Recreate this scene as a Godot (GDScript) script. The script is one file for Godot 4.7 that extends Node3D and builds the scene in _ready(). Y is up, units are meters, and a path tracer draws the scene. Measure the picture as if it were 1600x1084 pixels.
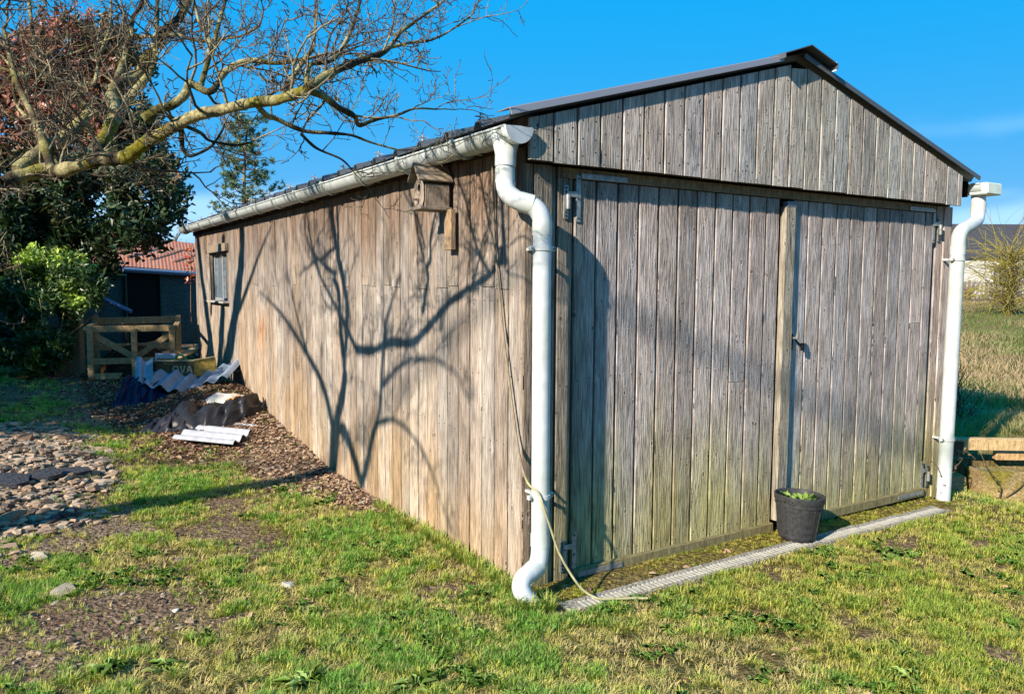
extends Node3D
# A weathered timber garage in a garden. Metres, y up. x runs along the front of the garage, -z along its side wall.

var rng := RandomNumberGenerator.new()
var noise_a := FastNoiseLite.new()
var noise_b := FastNoiseLite.new()
var mats := {}
var taken := {}
var garage: Node3D
var nails := PackedVector3Array()
var nail_dirs := PackedVector3Array()


class MB:
	var v := PackedVector3Array()
	var n := PackedVector3Array()
	var t := PackedVector2Array()
	var c := PackedColorArray()
	var i := PackedInt32Array()

	func vert(p: Vector3, nn: Vector3, col: Color, uv := Vector2.ZERO) -> int:
		v.append(p)
		n.append(nn)
		c.append(col)
		t.append(uv)
		return v.size() - 1

	# corners clockwise as seen from the front
	func quad(a: Vector3, b: Vector3, d: Vector3, e: Vector3, col := Color.WHITE) -> void:
		var nn := (d - a).cross(b - a).normalized()
		var w := (e - a).length()
		var h := (b - a).length()
		var k := vert(a, nn, col, Vector2(0, 0))
		vert(b, nn, col, Vector2(0, h))
		vert(d, nn, col, Vector2(w, h))
		vert(e, nn, col, Vector2(w, 0))
		i.append_array([k, k + 1, k + 2, k, k + 2, k + 3])

	func tri(a: Vector3, b: Vector3, d: Vector3, col := Color.WHITE) -> void:
		var nn := (d - a).cross(b - a).normalized()
		var k := vert(a, nn, col)
		vert(b, nn, col, Vector2(0, 1))
		vert(d, nn, col, Vector2(1, 0))
		i.append_array([k, k + 1, k + 2])

	# a box with chamfered long edges: half sizes h about the origin of x
	func box(x: Transform3D, h: Vector3, col := Color.WHITE, ch := 0.0) -> void:
		for axis in 3:
			for s in [-1.0, 1.0]:
				var u := (axis + 1) % 3
				var w := (axis + 2) % 3
				var q := []
				for k in [[-1, -1], [-1, 1], [1, 1], [1, -1]]:
					var p := Vector3.ZERO
					p[axis] = s * h[axis]
					p[u] = k[0] * (h[u] - ch)
					p[w] = k[1] * (h[w] - ch)
					q.append(x * p)
				if s > 0:
					quad(q[0], q[1], q[2], q[3], col)
				else:
					quad(q[0], q[3], q[2], q[1], col)
		if ch > 0.0:
			for axis in 3:
				var u := (axis + 1) % 3
				var w := (axis + 2) % 3
				for su in [-1.0, 1.0]:
					for sw in [-1.0, 1.0]:
						var a := Vector3.ZERO
						var b := Vector3.ZERO
						a[u] = su * h[u]
						a[w] = sw * (h[w] - ch)
						b[u] = su * (h[u] - ch)
						b[w] = sw * h[w]
						var l := Vector3.ZERO
						l[axis] = h[axis] - ch
						if su * sw > 0:
							quad(x * (a - l), x * (a + l), x * (b + l), x * (b - l), col)
						else:
							quad(x * (b - l), x * (b + l), x * (a + l), x * (a - l), col)

	func bar(a: Vector3, b: Vector3, w: float, h: float, col := Color.WHITE, up := Vector3.UP, ch := 0.0) -> void:
		var z := (b - a).normalized()
		var xx := up.cross(z)
		if xx.length() < 0.01:
			xx = Vector3.RIGHT.cross(z)
		xx = xx.normalized()
		box(Transform3D(Basis(xx, z.cross(xx), z), (a + b) / 2.0), Vector3(w / 2, h / 2, (b - a).length() / 2), col, ch)

	func tube(p: PackedVector3Array, r: PackedFloat32Array, sides: int, cols := PackedColorArray(), caps := true) -> void:
		var z := (p[1] - p[0]).normalized()
		var x := z.cross(Vector3(0.31, 0.87, 0.39)).normalized()
		var base := v.size()
		var along := 0.0
		for k in p.size():
			var zz := (p[mini(k + 1, p.size() - 1)] - p[maxi(k - 1, 0)]).normalized()
			x = (x - zz * x.dot(zz)).normalized()
			var y := zz.cross(x)
			if k > 0:
				along += (p[k] - p[k - 1]).length()
			for s in sides + 1:
				var a := TAU * s / sides
				var d := x * cos(a) + y * sin(a)
				var col: Color = Color.WHITE if cols.is_empty() else cols[k]
				vert(p[k] + d * r[k], d, col, Vector2(float(s) / sides * TAU * r[0], along))
		for k in p.size() - 1:
			for s in sides:
				var a := base + k * (sides + 1) + s
				var b := a + sides + 1
				i.append_array([a, b, b + 1, a, b + 1, a + 1])
		if caps:
			for e in [0, p.size() - 1]:
				var zz := (p[1] - p[0]).normalized() * -1.0 if e == 0 else (p[e] - p[e - 1]).normalized()
				var col: Color = Color.WHITE if cols.is_empty() else cols[e]
				var m := vert(p[e], zz, col)
				var f := v.size()
				for s in sides + 1:
					vert(v[base + e * (sides + 1) + s], zz, col)
				for s in sides:
					if e == 0:
						i.append_array([m, f + s, f + s + 1])
					else:
						i.append_array([m, f + s + 1, f + s])

	# profile: (radius, height) turned about the y axis through at
	func lathe(at: Vector3, prof: PackedVector2Array, sides: int, col := Color.WHITE) -> void:
		for k in prof.size() - 1:
			var d := prof[k + 1] - prof[k]
			var nn := Vector2(d.y, -d.x).normalized()
			var base := v.size()
			for s in sides + 1:
				var a := TAU * s / sides
				var ca := cos(a)
				var sa := sin(a)
				for e in 2:
					var q := prof[k + e]
					vert(at + Vector3(q.x * ca, q.y, q.x * sa), Vector3(nn.x * ca, nn.y, nn.x * sa), col, Vector2(float(s) / sides, q.y))
			for s in sides:
				var a := base + s * 2
				i.append_array([a, a + 2, a + 3, a, a + 3, a + 1])

	# grid of points, row by row, smooth
	func grid(pts: Array, nu: int, nv: int, cols := PackedColorArray(), uvs := PackedVector2Array()) -> void:
		var base := v.size()
		for a in nv:
			for b in nu:
				var du: Vector3 = pts[a * nu + mini(b + 1, nu - 1)] - pts[a * nu + maxi(b - 1, 0)]
				var dv: Vector3 = pts[mini(a + 1, nv - 1) * nu + b] - pts[maxi(a - 1, 0) * nu + b]
				var nn := dv.cross(du).normalized()
				var col: Color = Color.WHITE if cols.is_empty() else cols[a * nu + b]
				var uv: Vector2 = Vector2(float(b) / nu, float(a) / nv) if uvs.is_empty() else uvs[a * nu + b]
				vert(pts[a * nu + b], nn, col, uv)
		for a in nv - 1:
			for b in nu - 1:
				var k := base + a * nu + b
				i.append_array([k, k + 1, k + nu + 1, k, k + nu + 1, k + nu])

	func mesh() -> ArrayMesh:
		var arr := []
		arr.resize(Mesh.ARRAY_MAX)
		arr[Mesh.ARRAY_VERTEX] = v
		arr[Mesh.ARRAY_NORMAL] = n
		arr[Mesh.ARRAY_TEX_UV] = t
		arr[Mesh.ARRAY_COLOR] = c
		arr[Mesh.ARRAY_INDEX] = i
		var m := ArrayMesh.new()
		m.add_surface_from_arrays(Mesh.PRIMITIVE_TRIANGLES, arr)
		return m


func numbered(called: String, parent: Node) -> String:
	var key := "%d/%s" % [parent.get_instance_id(), called]
	var k: int = taken.get(key, 0)
	taken[key] = k + 1
	return called if k == 0 else "%s_%03d" % [called, k]


func put(called: String, mb: MB, m: Material, parent: Node = self) -> MeshInstance3D:
	return put_mesh(called, mb.mesh(), m, parent)


func put_mesh(called: String, mesh: Mesh, m: Material, parent: Node = self) -> MeshInstance3D:
	var o := MeshInstance3D.new()
	o.name = numbered(called, parent)
	o.mesh = mesh
	o.material_override = m
	parent.add_child(o, true)
	return o


func thing(called: String, label: String, category: String, at := Vector3.ZERO, group := "") -> Node3D:
	var o := Node3D.new()
	o.name = numbered(called, self)
	o.position = at
	add_child(o, true)
	tag(o, label, category, group)
	return o


func tag(o: Node, label: String, category: String, group := "") -> void:
	o.set_meta("label", label)
	o.set_meta("category", category)
	if group:
		o.set_meta("group", group)


func crowd(called: String, mesh: Mesh, m: Material, where: Array, tints: PackedColorArray, parent: Node = self) -> MultiMeshInstance3D:
	var mm := MultiMesh.new()
	mm.transform_format = MultiMesh.TRANSFORM_3D
	mm.use_colors = true
	mm.mesh = mesh
	mm.instance_count = where.size()
	for k in where.size():
		mm.set_instance_transform(k, where[k])
		mm.set_instance_color(k, tints[k])
	var o := MultiMeshInstance3D.new()
	o.name = numbered(called, parent)
	o.multimesh = mm
	o.material_override = m
	parent.add_child(o, true)
	return o


func rf(a: float, b: float) -> float:
	return rng.randf_range(a, b)


func sst(a: float, b: float, x: float) -> float:
	return smoothstep(a, b, x)


func mix3(a: Color, b: Color, k: float) -> Color:
	return a.lerp(b, clampf(k, 0.0, 1.0))


func paint(called: String, col: Color, rough := 0.7, metal := 0.0, spec := 0.5) -> StandardMaterial3D:
	var m := StandardMaterial3D.new()
	m.resource_name = called
	m.vertex_color_use_as_albedo = true
	m.albedo_color = col.linear_to_srgb()
	m.roughness = rough
	m.metallic = metal
	m.metallic_specular = spec
	mats[called] = m
	return m


func noise_tex(size: int, freq: float, octaves: int, lo: Color, hi: Color, sd: int, normal := false, strength := 4.0) -> NoiseTexture2D:
	var f := FastNoiseLite.new()
	f.seed = sd
	f.frequency = freq
	f.fractal_octaves = octaves
	f.noise_type = FastNoiseLite.TYPE_SIMPLEX_SMOOTH
	var t := NoiseTexture2D.new()
	t.width = size
	t.height = size
	t.seamless = true
	t.noise = f
	if normal:
		t.as_normal_map = true
		t.bump_strength = strength
	else:
		var g := Gradient.new()
		g.set_color(0, lo)
		g.set_color(1, hi)
		t.color_ramp = g
	return t


func wood_images() -> Array:
	# across: 1024 px = 2.0 m, along the grain: 1024 px = 3.0 m
	var w := 1024
	var h := 1024
	var a := FastNoiseLite.new()
	a.seed = 11
	a.frequency = 1.0
	a.fractal_octaves = 2
	var b := FastNoiseLite.new()
	b.seed = 12
	b.frequency = 1.0
	b.fractal_octaves = 3
	var field := PackedFloat32Array()
	field.resize(w * h)
	for y in h:
		for x in w:
			var warp := a.get_noise_2d(x * 0.012, y * 0.004) * 26.0
			var ring := sin((x + warp) * 0.36 + a.get_noise_2d(x * 0.05, y * 0.006 + 90.0) * 5.0)
			var streak := b.get_noise_2d(x * 0.33, y * 0.009)
			var fine := a.get_noise_2d(x * 0.9 + 300.0, y * 0.05)
			var broad := a.get_noise_2d(x * 0.02 + 700.0, y * 0.008)
			field[y * w + x] = 0.74 + 0.09 * ring + 0.34 * streak + 0.14 * fine + 0.14 * broad
	var r := RandomNumberGenerator.new()
	r.seed = 5
	for k in 150:   # knots
		var cx := r.randi_range(12, w - 13)
		var cy := r.randi_range(16, h - 17)
		var rad := r.randf_range(2.5, 5.0)
		var dark := r.randf_range(0.12, 0.4)
		for y in range(-16, 17):
			for x in range(-12, 13):
				var d := sqrt(pow(x / rad, 2.0) + pow(y / (rad * 1.1), 2.0))
				if d < 2.6:
					var q := (cy + y) * w + cx + x
					if d < 1.0:
						field[q] -= dark * (1.0 - d * 0.6)
					else:
						field[q] += 0.12 * sin((d - 1.0) * 4.5) * (2.6 - d) / 1.6
	for k in 420:   # drying cracks
		var x := float(r.randi_range(4, w - 5))
		var y0 := r.randi_range(0, h - 130)
		for y in range(y0, y0 + r.randi_range(25, 120)):
			x = clampf(x + r.randf_range(-0.25, 0.25), 1, w - 2)
			field[y * w + int(x)] -= 0.3
	var col := PackedByteArray()
	col.resize(w * h * 3)
	var bump := Image.create_empty(w, h, false, Image.FORMAT_RGB8)
	var hb := PackedByteArray()
	hb.resize(w * h * 3)
	for q in w * h:
		var f := clampf(field[q], 0.12, 1.0)
		var s := pow(f, 0.62)
		col[q * 3] = int(255.0 * s)
		col[q * 3 + 1] = int(255.0 * s * (0.965 + 0.03 * f))
		col[q * 3 + 2] = int(255.0 * s * (0.93 + 0.06 * f))
		var g := int(255.0 * f)
		hb[q * 3] = g
		hb[q * 3 + 1] = g
		hb[q * 3 + 2] = g
	var im := Image.create_from_data(w, h, false, Image.FORMAT_RGB8, col)
	bump = Image.create_from_data(w, h, false, Image.FORMAT_RGB8, hb)
	bump.bump_map_to_normal_map(5.0)
	return [ImageTexture.create_from_image(im), ImageTexture.create_from_image(bump)]


func make_materials() -> void:
	var wi := wood_images()
	var m := paint("weathered_wood", Color.WHITE, 0.85, 0.0, 0.25)
	m.albedo_texture = wi[0]
	m.normal_enabled = true
	m.normal_texture = wi[1]
	m.normal_scale = 0.7
	m = paint("ground", Color.WHITE, 0.95, 0.0, 0.1)
	m.albedo_texture = noise_tex(512, 0.045, 5, Color(0.5, 0.48, 0.45), Color(1, 1, 1), 3)
	m.normal_enabled = true
	m.normal_texture = noise_tex(512, 0.06, 5, Color.BLACK, Color.WHITE, 4, true, 7.0)
	m.normal_scale = 1.0
	m = paint("grass_blade", Color.WHITE, 0.55, 0.0, 0.3)
	m.backlight_enabled = true
	m.backlight = Color(0.9, 0.96, 0.6)
	m = paint("leaf", Color.WHITE, 0.42, 0.0, 0.5)
	m.backlight_enabled = true
	m.backlight = Color(0.55, 0.62, 0.3)
	m = paint("dead_leaf", Color.WHITE, 0.8, 0.0, 0.2)
	m = paint("bark", Color.WHITE, 0.9, 0.0, 0.15)
	m.normal_enabled = true
	m.normal_texture = noise_tex(256, 0.05, 4, Color.BLACK, Color.WHITE, 8, true, 8.0)
	m.uv1_triplanar = true
	m.uv1_scale = Vector3(6, 6, 6)
	m.albedo_texture = noise_tex(256, 0.03, 4, Color(0.45, 0.43, 0.4), Color(1, 1, 1), 9)
	m = paint("pvc", Color.WHITE, 0.38, 0.0, 0.5)
	m.uv1_triplanar = true
	m.uv1_scale = Vector3(1.6, 1.6, 1.6)
	m.albedo_texture = noise_tex(512, 0.012, 4, Color(0.84, 0.855, 0.86), Color(0.97, 0.985, 1), 21)
	m = paint("roof_steel", Color(0.07, 0.075, 0.085), 0.45, 0.0, 0.5)
	m = paint("grey_trim", Color(0.25, 0.25, 0.29), 0.4, 0.2, 0.5)
	m = paint("zinc", Color(0.36, 0.37, 0.37), 0.5, 0.55, 0.5)
	m.albedo_texture = noise_tex(256, 0.03, 3, Color(0.7, 0.7, 0.68), Color(1, 1, 1), 31)
	m.uv1_triplanar = true
	m.uv1_scale = Vector3(3, 3, 3)
	m = paint("dark", Color(0.02, 0.018, 0.016), 0.95, 0.0, 0.1)
	m = paint("stone", Color.WHITE, 0.9, 0.0, 0.2)
	m.uv1_triplanar = true
	m.uv1_scale = Vector3(2.2, 2.2, 2.2)
	m.albedo_texture = noise_tex(512, 0.03, 5, Color(0.55, 0.52, 0.48), Color(1, 1, 1), 41)
	m.normal_enabled = true
	m.normal_texture = noise_tex(512, 0.04, 5, Color.BLACK, Color.WHITE, 42, true, 8.0)
	m = paint("pot_plastic", Color(0.05, 0.051, 0.056), 0.5, 0.0, 0.4)
	m.uv1_triplanar = true
	m.uv1_scale = Vector3(4, 4, 4)
	m.albedo_texture = noise_tex(256, 0.03, 4, Color(0.6, 0.6, 0.6), Color(1, 1, 1), 51)
	m = paint("film", Color.WHITE, 0.4, 0.0, 0.3)
	m = paint("fibre_sheet", Color.WHITE, 0.55, 0.0, 0.4)
	m.uv1_triplanar = true
	m.uv1_scale = Vector3(2, 2, 2)
	m.albedo_texture = noise_tex(256, 0.02, 4, Color(0.75, 0.76, 0.78), Color(1, 1, 1), 61)
	m = paint("plain", Color.WHITE, 0.75, 0.0, 0.3)
	m.uv1_triplanar = true
	m.uv1_scale = Vector3(1.5, 1.5, 1.5)
	m.albedo_texture = noise_tex(512, 0.02, 5, Color(0.62, 0.62, 0.62), Color(1, 1, 1), 71)
	var gl := StandardMaterial3D.new()
	gl.transparency = BaseMaterial3D.TRANSPARENCY_ALPHA
	gl.albedo_color = Color(0.55, 0.65, 0.72, 0.25)
	gl.roughness = 0.05
	mats["glass"] = gl


func _ready() -> void:
	# camera, sky, sun, exposure
	var cam := Camera3D.new()
	cam.name = "camera"
	cam.fov = 48.02
	cam.far = 4000.0
	cam.near = 0.05
	cam.transform = Transform3D(Basis(Vector3.UP, -deg_to_rad(31.981)) * Basis(Vector3.RIGHT, -deg_to_rad(4.599)) * Basis(Vector3.BACK, deg_to_rad(0.3286)), Vector3(-2.1926, 1.6199, 3.4021))
	add_child(cam)
	var sky := ProceduralSkyMaterial.new()
	sky.sky_top_color = Color(0.0, 0.478, 0.70)
	sky.sky_horizon_color = Color(0.46, 0.60, 0.70)
	sky.sky_curve = 0.066
	sky.sky_energy_multiplier = 1.0
	sky.ground_bottom_color = Color(0.25, 0.24, 0.14)
	sky.ground_horizon_color = Color(0.55, 0.6, 0.6)
	sky.sun_angle_max = 1.0
	sky.sun_curve = 0.05
	sky.sky_cover = clouds()
	sky.sky_cover_modulate = Color(0.46, 0.47, 0.48, 1.0)
	var env := Environment.new()
	env.background_mode = Environment.BG_SKY
	env.sky = Sky.new()
	env.sky.sky_material = sky
	env.tonemap_mode = Environment.TONE_MAPPER_LINEAR
	env.tonemap_exposure = 2.15
	env.ambient_light_source = Environment.AMBIENT_SOURCE_SKY
	env.sdfgi_enabled = true
	env.ssao_enabled = true
	env.ssil_enabled = true
	var we := WorldEnvironment.new()
	we.name = "world_environment"
	we.environment = env
	add_child(we)
	var sun := DirectionalLight3D.new()
	sun.name = "sun"
	sun.light_color = Color(1.0, 0.95, 0.87)
	sun.light_energy = 1.55
	sun.light_angular_distance = 1.0
	sun.shadow_enabled = true
	var az := deg_to_rad(18.5)
	var el := deg_to_rad(28.0)
	add_child(sun)
	sun.look_at_from_position(Vector3.ZERO, Vector3(cos(az) * cos(el), -sin(el), -sin(az) * cos(el)))
	sun.position = Vector3(0, 30, 0)

	rng.seed = 20240
	noise_a.seed = 101
	noise_a.noise_type = FastNoiseLite.TYPE_SIMPLEX_SMOOTH
	noise_a.frequency = 0.01
	noise_a.fractal_octaves = 3
	noise_b.seed = 202
	noise_b.noise_type = FastNoiseLite.TYPE_SIMPLEX_SMOOTH
	noise_b.frequency = 0.01
	noise_b.fractal_octaves = 4
	make_materials()
	build_ground()
	build_garage()
	build_outbuilding()
	build_right_background()
	build_trees()
	build_right_edge()
	build_drain()
	build_back_garden()
	build_cable()
	build_debris()
	build_birdhouse()
	build_rope()
	build_pot()
	build_turf()
	build_meadow()
	build_litter()


func clouds() -> ImageTexture:
	var f := FastNoiseLite.new()
	f.seed = 77
	f.frequency = 0.02
	f.fractal_octaves = 5
	var w := 1024
	var h := 512
	var im := Image.create_empty(w, h, false, Image.FORMAT_RGBA8)
	for y in h / 2:
		var el := 90.0 - 180.0 * y / h
		for x in w:
			var a := TAU * x / w
			var r := cos(deg_to_rad(el)) * 60.0
			var n := f.get_noise_3d(cos(a) * r * 1.6, sin(a) * r * 1.6, el * 13.0)
			var k := sst(0.02, 0.38, n) * sst(12.0, 7.0, el) * sst(0.0, 2.0, el)
			im.set_pixel(x, y, Color(1, 1, 1, 0.75 * k))
	return ImageTexture.create_from_image(im)


# ---------------------------------------------------------------- ground
func drain_z(x: float) -> float:
	return 0.332 - 0.02 * x


func height(x: float, z: float) -> float:
	var h := 0.36 * sst(-3.4, -10.0, z) * sst(3.0, 0.5, x)
	h -= 0.05 * sst(1.2, 4.0, x) * sst(-3.0, -0.5, z)
	h -= 0.14 * sst(3.9, 5.0, x) * sst(-2.0, 0.0, z)
	var s := (x - 4.42) * 0.51 - (z + 0.1) * 0.86
	if x > 4.03:
		h = lerpf(h, 0.12 + 0.0185 * maxf(0.0, s), sst(0.10, 0.2, s))
	# rubble heap on the left, leaf bank along the side wall
	h += 0.18 * exp(-pow((x + 2.45) / 0.75, 2.0) - pow((z + 3.9) / 1.5, 2.0))
	if x < 0.2:
		h += 0.10 * exp(-pow((x - 0.0) / 0.35, 2.0)) * sst(-2.8, -4.2, z)
		h += 0.26 * exp(-pow((x + 0.45) / 0.6, 2.0) - pow((z + 5.9) / 0.95, 2.0))
	if x > 60.0 or z < -40.0:
		h += 0.0
	var near := clampf(1.0 - (absf(x) + absf(z)) / 30.0, 0.0, 1.0)
	h += near * (0.022 * noise_a.get_noise_2d(x * 90.0, z * 90.0) + 0.010 * noise_b.get_noise_2d(x * 400.0, z * 400.0))
	if x > 0.06 and x < 3.62 and absf(z - drain_z(x)) < 0.075:
		h = -0.075 - 0.02 * sst(1.2, 4.0, x)
	elif x > -0.1 and x < 3.9 and z > -0.3 and z < 0.5:
		h = lerpf(h, -0.012 - 0.035 * sst(1.0, 4.0, x), 0.7)
	return h


# how bare the ground is: 0 turf .. 1 soil
func bare(x: float, z: float) -> float:
	var b := 0.0
	var wob := 0.5 * noise_a.get_noise_2d(x * 120.0 + 50.0, z * 120.0)
	b = maxf(b, 0.93 * sst(1.5, 0.6, sqrt(pow((x + 1.83) / 0.42, 2.0) + pow((z + 0.72) / 0.36, 2.0)) + wob))
	b = maxf(b, 0.8 * sst(1.2, 0.7, sqrt(pow((x + 2.25) / 0.4, 2.0) + pow((z + 0.45) / 0.3, 2.0)) + wob))
	b = maxf(b, sst(1.15, 0.85, sqrt(pow((x + 2.55) / 0.88, 2.0) + pow((z + 3.95) / 2.0, 2.0)) + wob * 0.5))
	var edge := 0.06 - 0.58 * sst(-1.3, -3.6, z)
	if z < -0.9 and z > -4.8:
		b = maxf(b, sst(-0.30, 0.12, x - edge + wob * 0.5))
	if z <= -4.0:
		b = maxf(b, sst(-1.5 - 0.8 * sst(-5.2, -6.0, z), -1.0 - 0.6 * sst(-5.2, -6.0, z), x + wob * 0.6) * sst(-4.0, -4.6, z + wob * 0.4))
	b = maxf(b, 0.85 * sst(0.16, 0.45, noise_a.get_noise_2d(x * 60.0 + 400.0, z * 60.0) + 0.3 * noise_b.get_noise_2d(x * 300.0, z * 300.0)))
	b = maxf(b, 0.7 * sst(0.12, 0.0, absf(z + 3.75 - 0.2 * x)) * sst(-2.2, -1.6, x) * sst(0.3, -0.1, x))
	if x > 1.9 and x < 3.4 and z > 0.4 and z < 1.1:
		b = maxf(b, 0.6 * sst(0.9, 0.3, sqrt(pow((x - 2.45) / 0.5, 2.0) + pow((z - 0.62) / 0.28, 2.0)) + wob))
	return b


func ground_color(x: float, z: float) -> Color:
	var f := noise_a.get_noise_2d(x * 70.0, z * 70.0)
	var turf := mix3(Color(0.17, 0.14, 0.055), Color(0.28, 0.205, 0.115), 0.5 + f)
	var soil := mix3(Color(0.21, 0.14, 0.10), Color(0.32, 0.235, 0.17), 0.5 + noise_b.get_noise_2d(x * 200.0, z * 200.0))
	if z < -4.0 and x > -1.6 and x < 0.3:
		soil = mix3(soil, Color(0.11, 0.062, 0.042), 0.8)
	if x < -1.5 and z < -1.8 and z > -6.2:
		soil = mix3(soil, Color(0.42, 0.31, 0.23), 0.75)
	var c := turf.lerp(soil, bare(x, z))
	if x > 0.0 and x < 4.0 and z > -0.1 and z < 0.3:
		c = mix3(c, Color(0.20, 0.17, 0.04), 0.6)
	if x > 5.0:
		c = mix3(c, Color(0.38, 0.29, 0.12), 0.7)
	return c


func build_ground() -> void:
	var xs := PackedFloat32Array()
	var zs := PackedFloat32Array()
	for q in [-1400, -500, -200, -90, -45, -25, -15, -10, -8, -6.5, -5.5, -4.8, -4.2, -3.8, -3.5]:
		xs.append(q)
	var x := -3.3
	while x < 5.4:
		xs.append(x)
		x += 0.055
	for q in [5.6, 5.9, 6.3, 6.8, 7.5, 8.5, 10, 12, 15, 19, 24, 30, 38, 46, 54, 62, 75, 100, 160, 300, 700, 1500]:
		xs.append(q)
	for q in [-1500, -600, -250, -120, -70, -45, -32, -25, -20, -17, -15, -13.5, -12.5, -11.7, -11, -10.5, -10]:
		zs.append(q)
	var z := -9.6
	while z < 2.7:
		zs.append(z)
		z += 0.055
	for q in [2.9, 3.2, 3.6, 4.2, 5, 7, 10, 15, 25, 60, 200, 1000]:
		zs.append(q)
	var pts := []
	var cols := PackedColorArray()
	var uvs := PackedVector2Array()
	for b in zs.size():
		for a in xs.size():
			pts.append(Vector3(xs[a], height(xs[a], zs[b]), zs[b]))
			cols.append(ground_color(xs[a], zs[b]))
			uvs.append(Vector2(xs[a], zs[b]) * 0.9)
	var mb := MB.new()
	mb.grid(pts, xs.size(), zs.size(), cols, uvs)
	var o := put("ground", mb, mats.ground)
	o.set_meta("kind", "structure")
	o.set_meta("label", "garden ground of thin turf, bare earth and leaf litter")


func tuft(blades: int, hgt: float, spread: float, width: float, lean: float) -> ArrayMesh:
	var mb := MB.new()
	for k in blades:
		var a := rf(0, TAU)
		var base := Vector3(cos(a), 0, sin(a)) * spread * sqrt(rf(0, 1))
		var d := Vector3(cos(a + rf(-1, 1)), 0, sin(a + rf(-1, 1))) * lean * rf(0.3, 1.2)
		var h := hgt * rf(0.55, 1.15)
		var side := Vector3(d.z, 0, -d.x).normalized() * width * rf(0.7, 1.2) / 2.0
		var m := base + d * h * 0.45 + Vector3(0, h * 0.62, 0)
		var tip := base + d * h * 1.25 + Vector3(0, h * rf(0.7, 1.0), 0)
		var nn := (Vector3.UP * 0.8 - d.normalized() * 0.5).normalized()
		var g := Color.WHITE
		var i0 := mb.vert(base - side + Vector3(0, -0.008, 0), nn, g)
		mb.vert(base + side + Vector3(0, -0.008, 0), nn, g)
		mb.vert(m - side * 0.85, nn, g)
		mb.vert(m + side * 0.85, nn, g)
		mb.vert(tip, nn, g)
		mb.i.append_array([i0, i0 + 3, i0 + 2, i0, i0 + 1, i0 + 3, i0 + 2, i0 + 3, i0 + 4])
	return mb.mesh()


func indoors(x: float, z: float) -> bool:
	return x > -0.03 and x < 4.03 and z < 0.0 and z > -9.25


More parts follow.
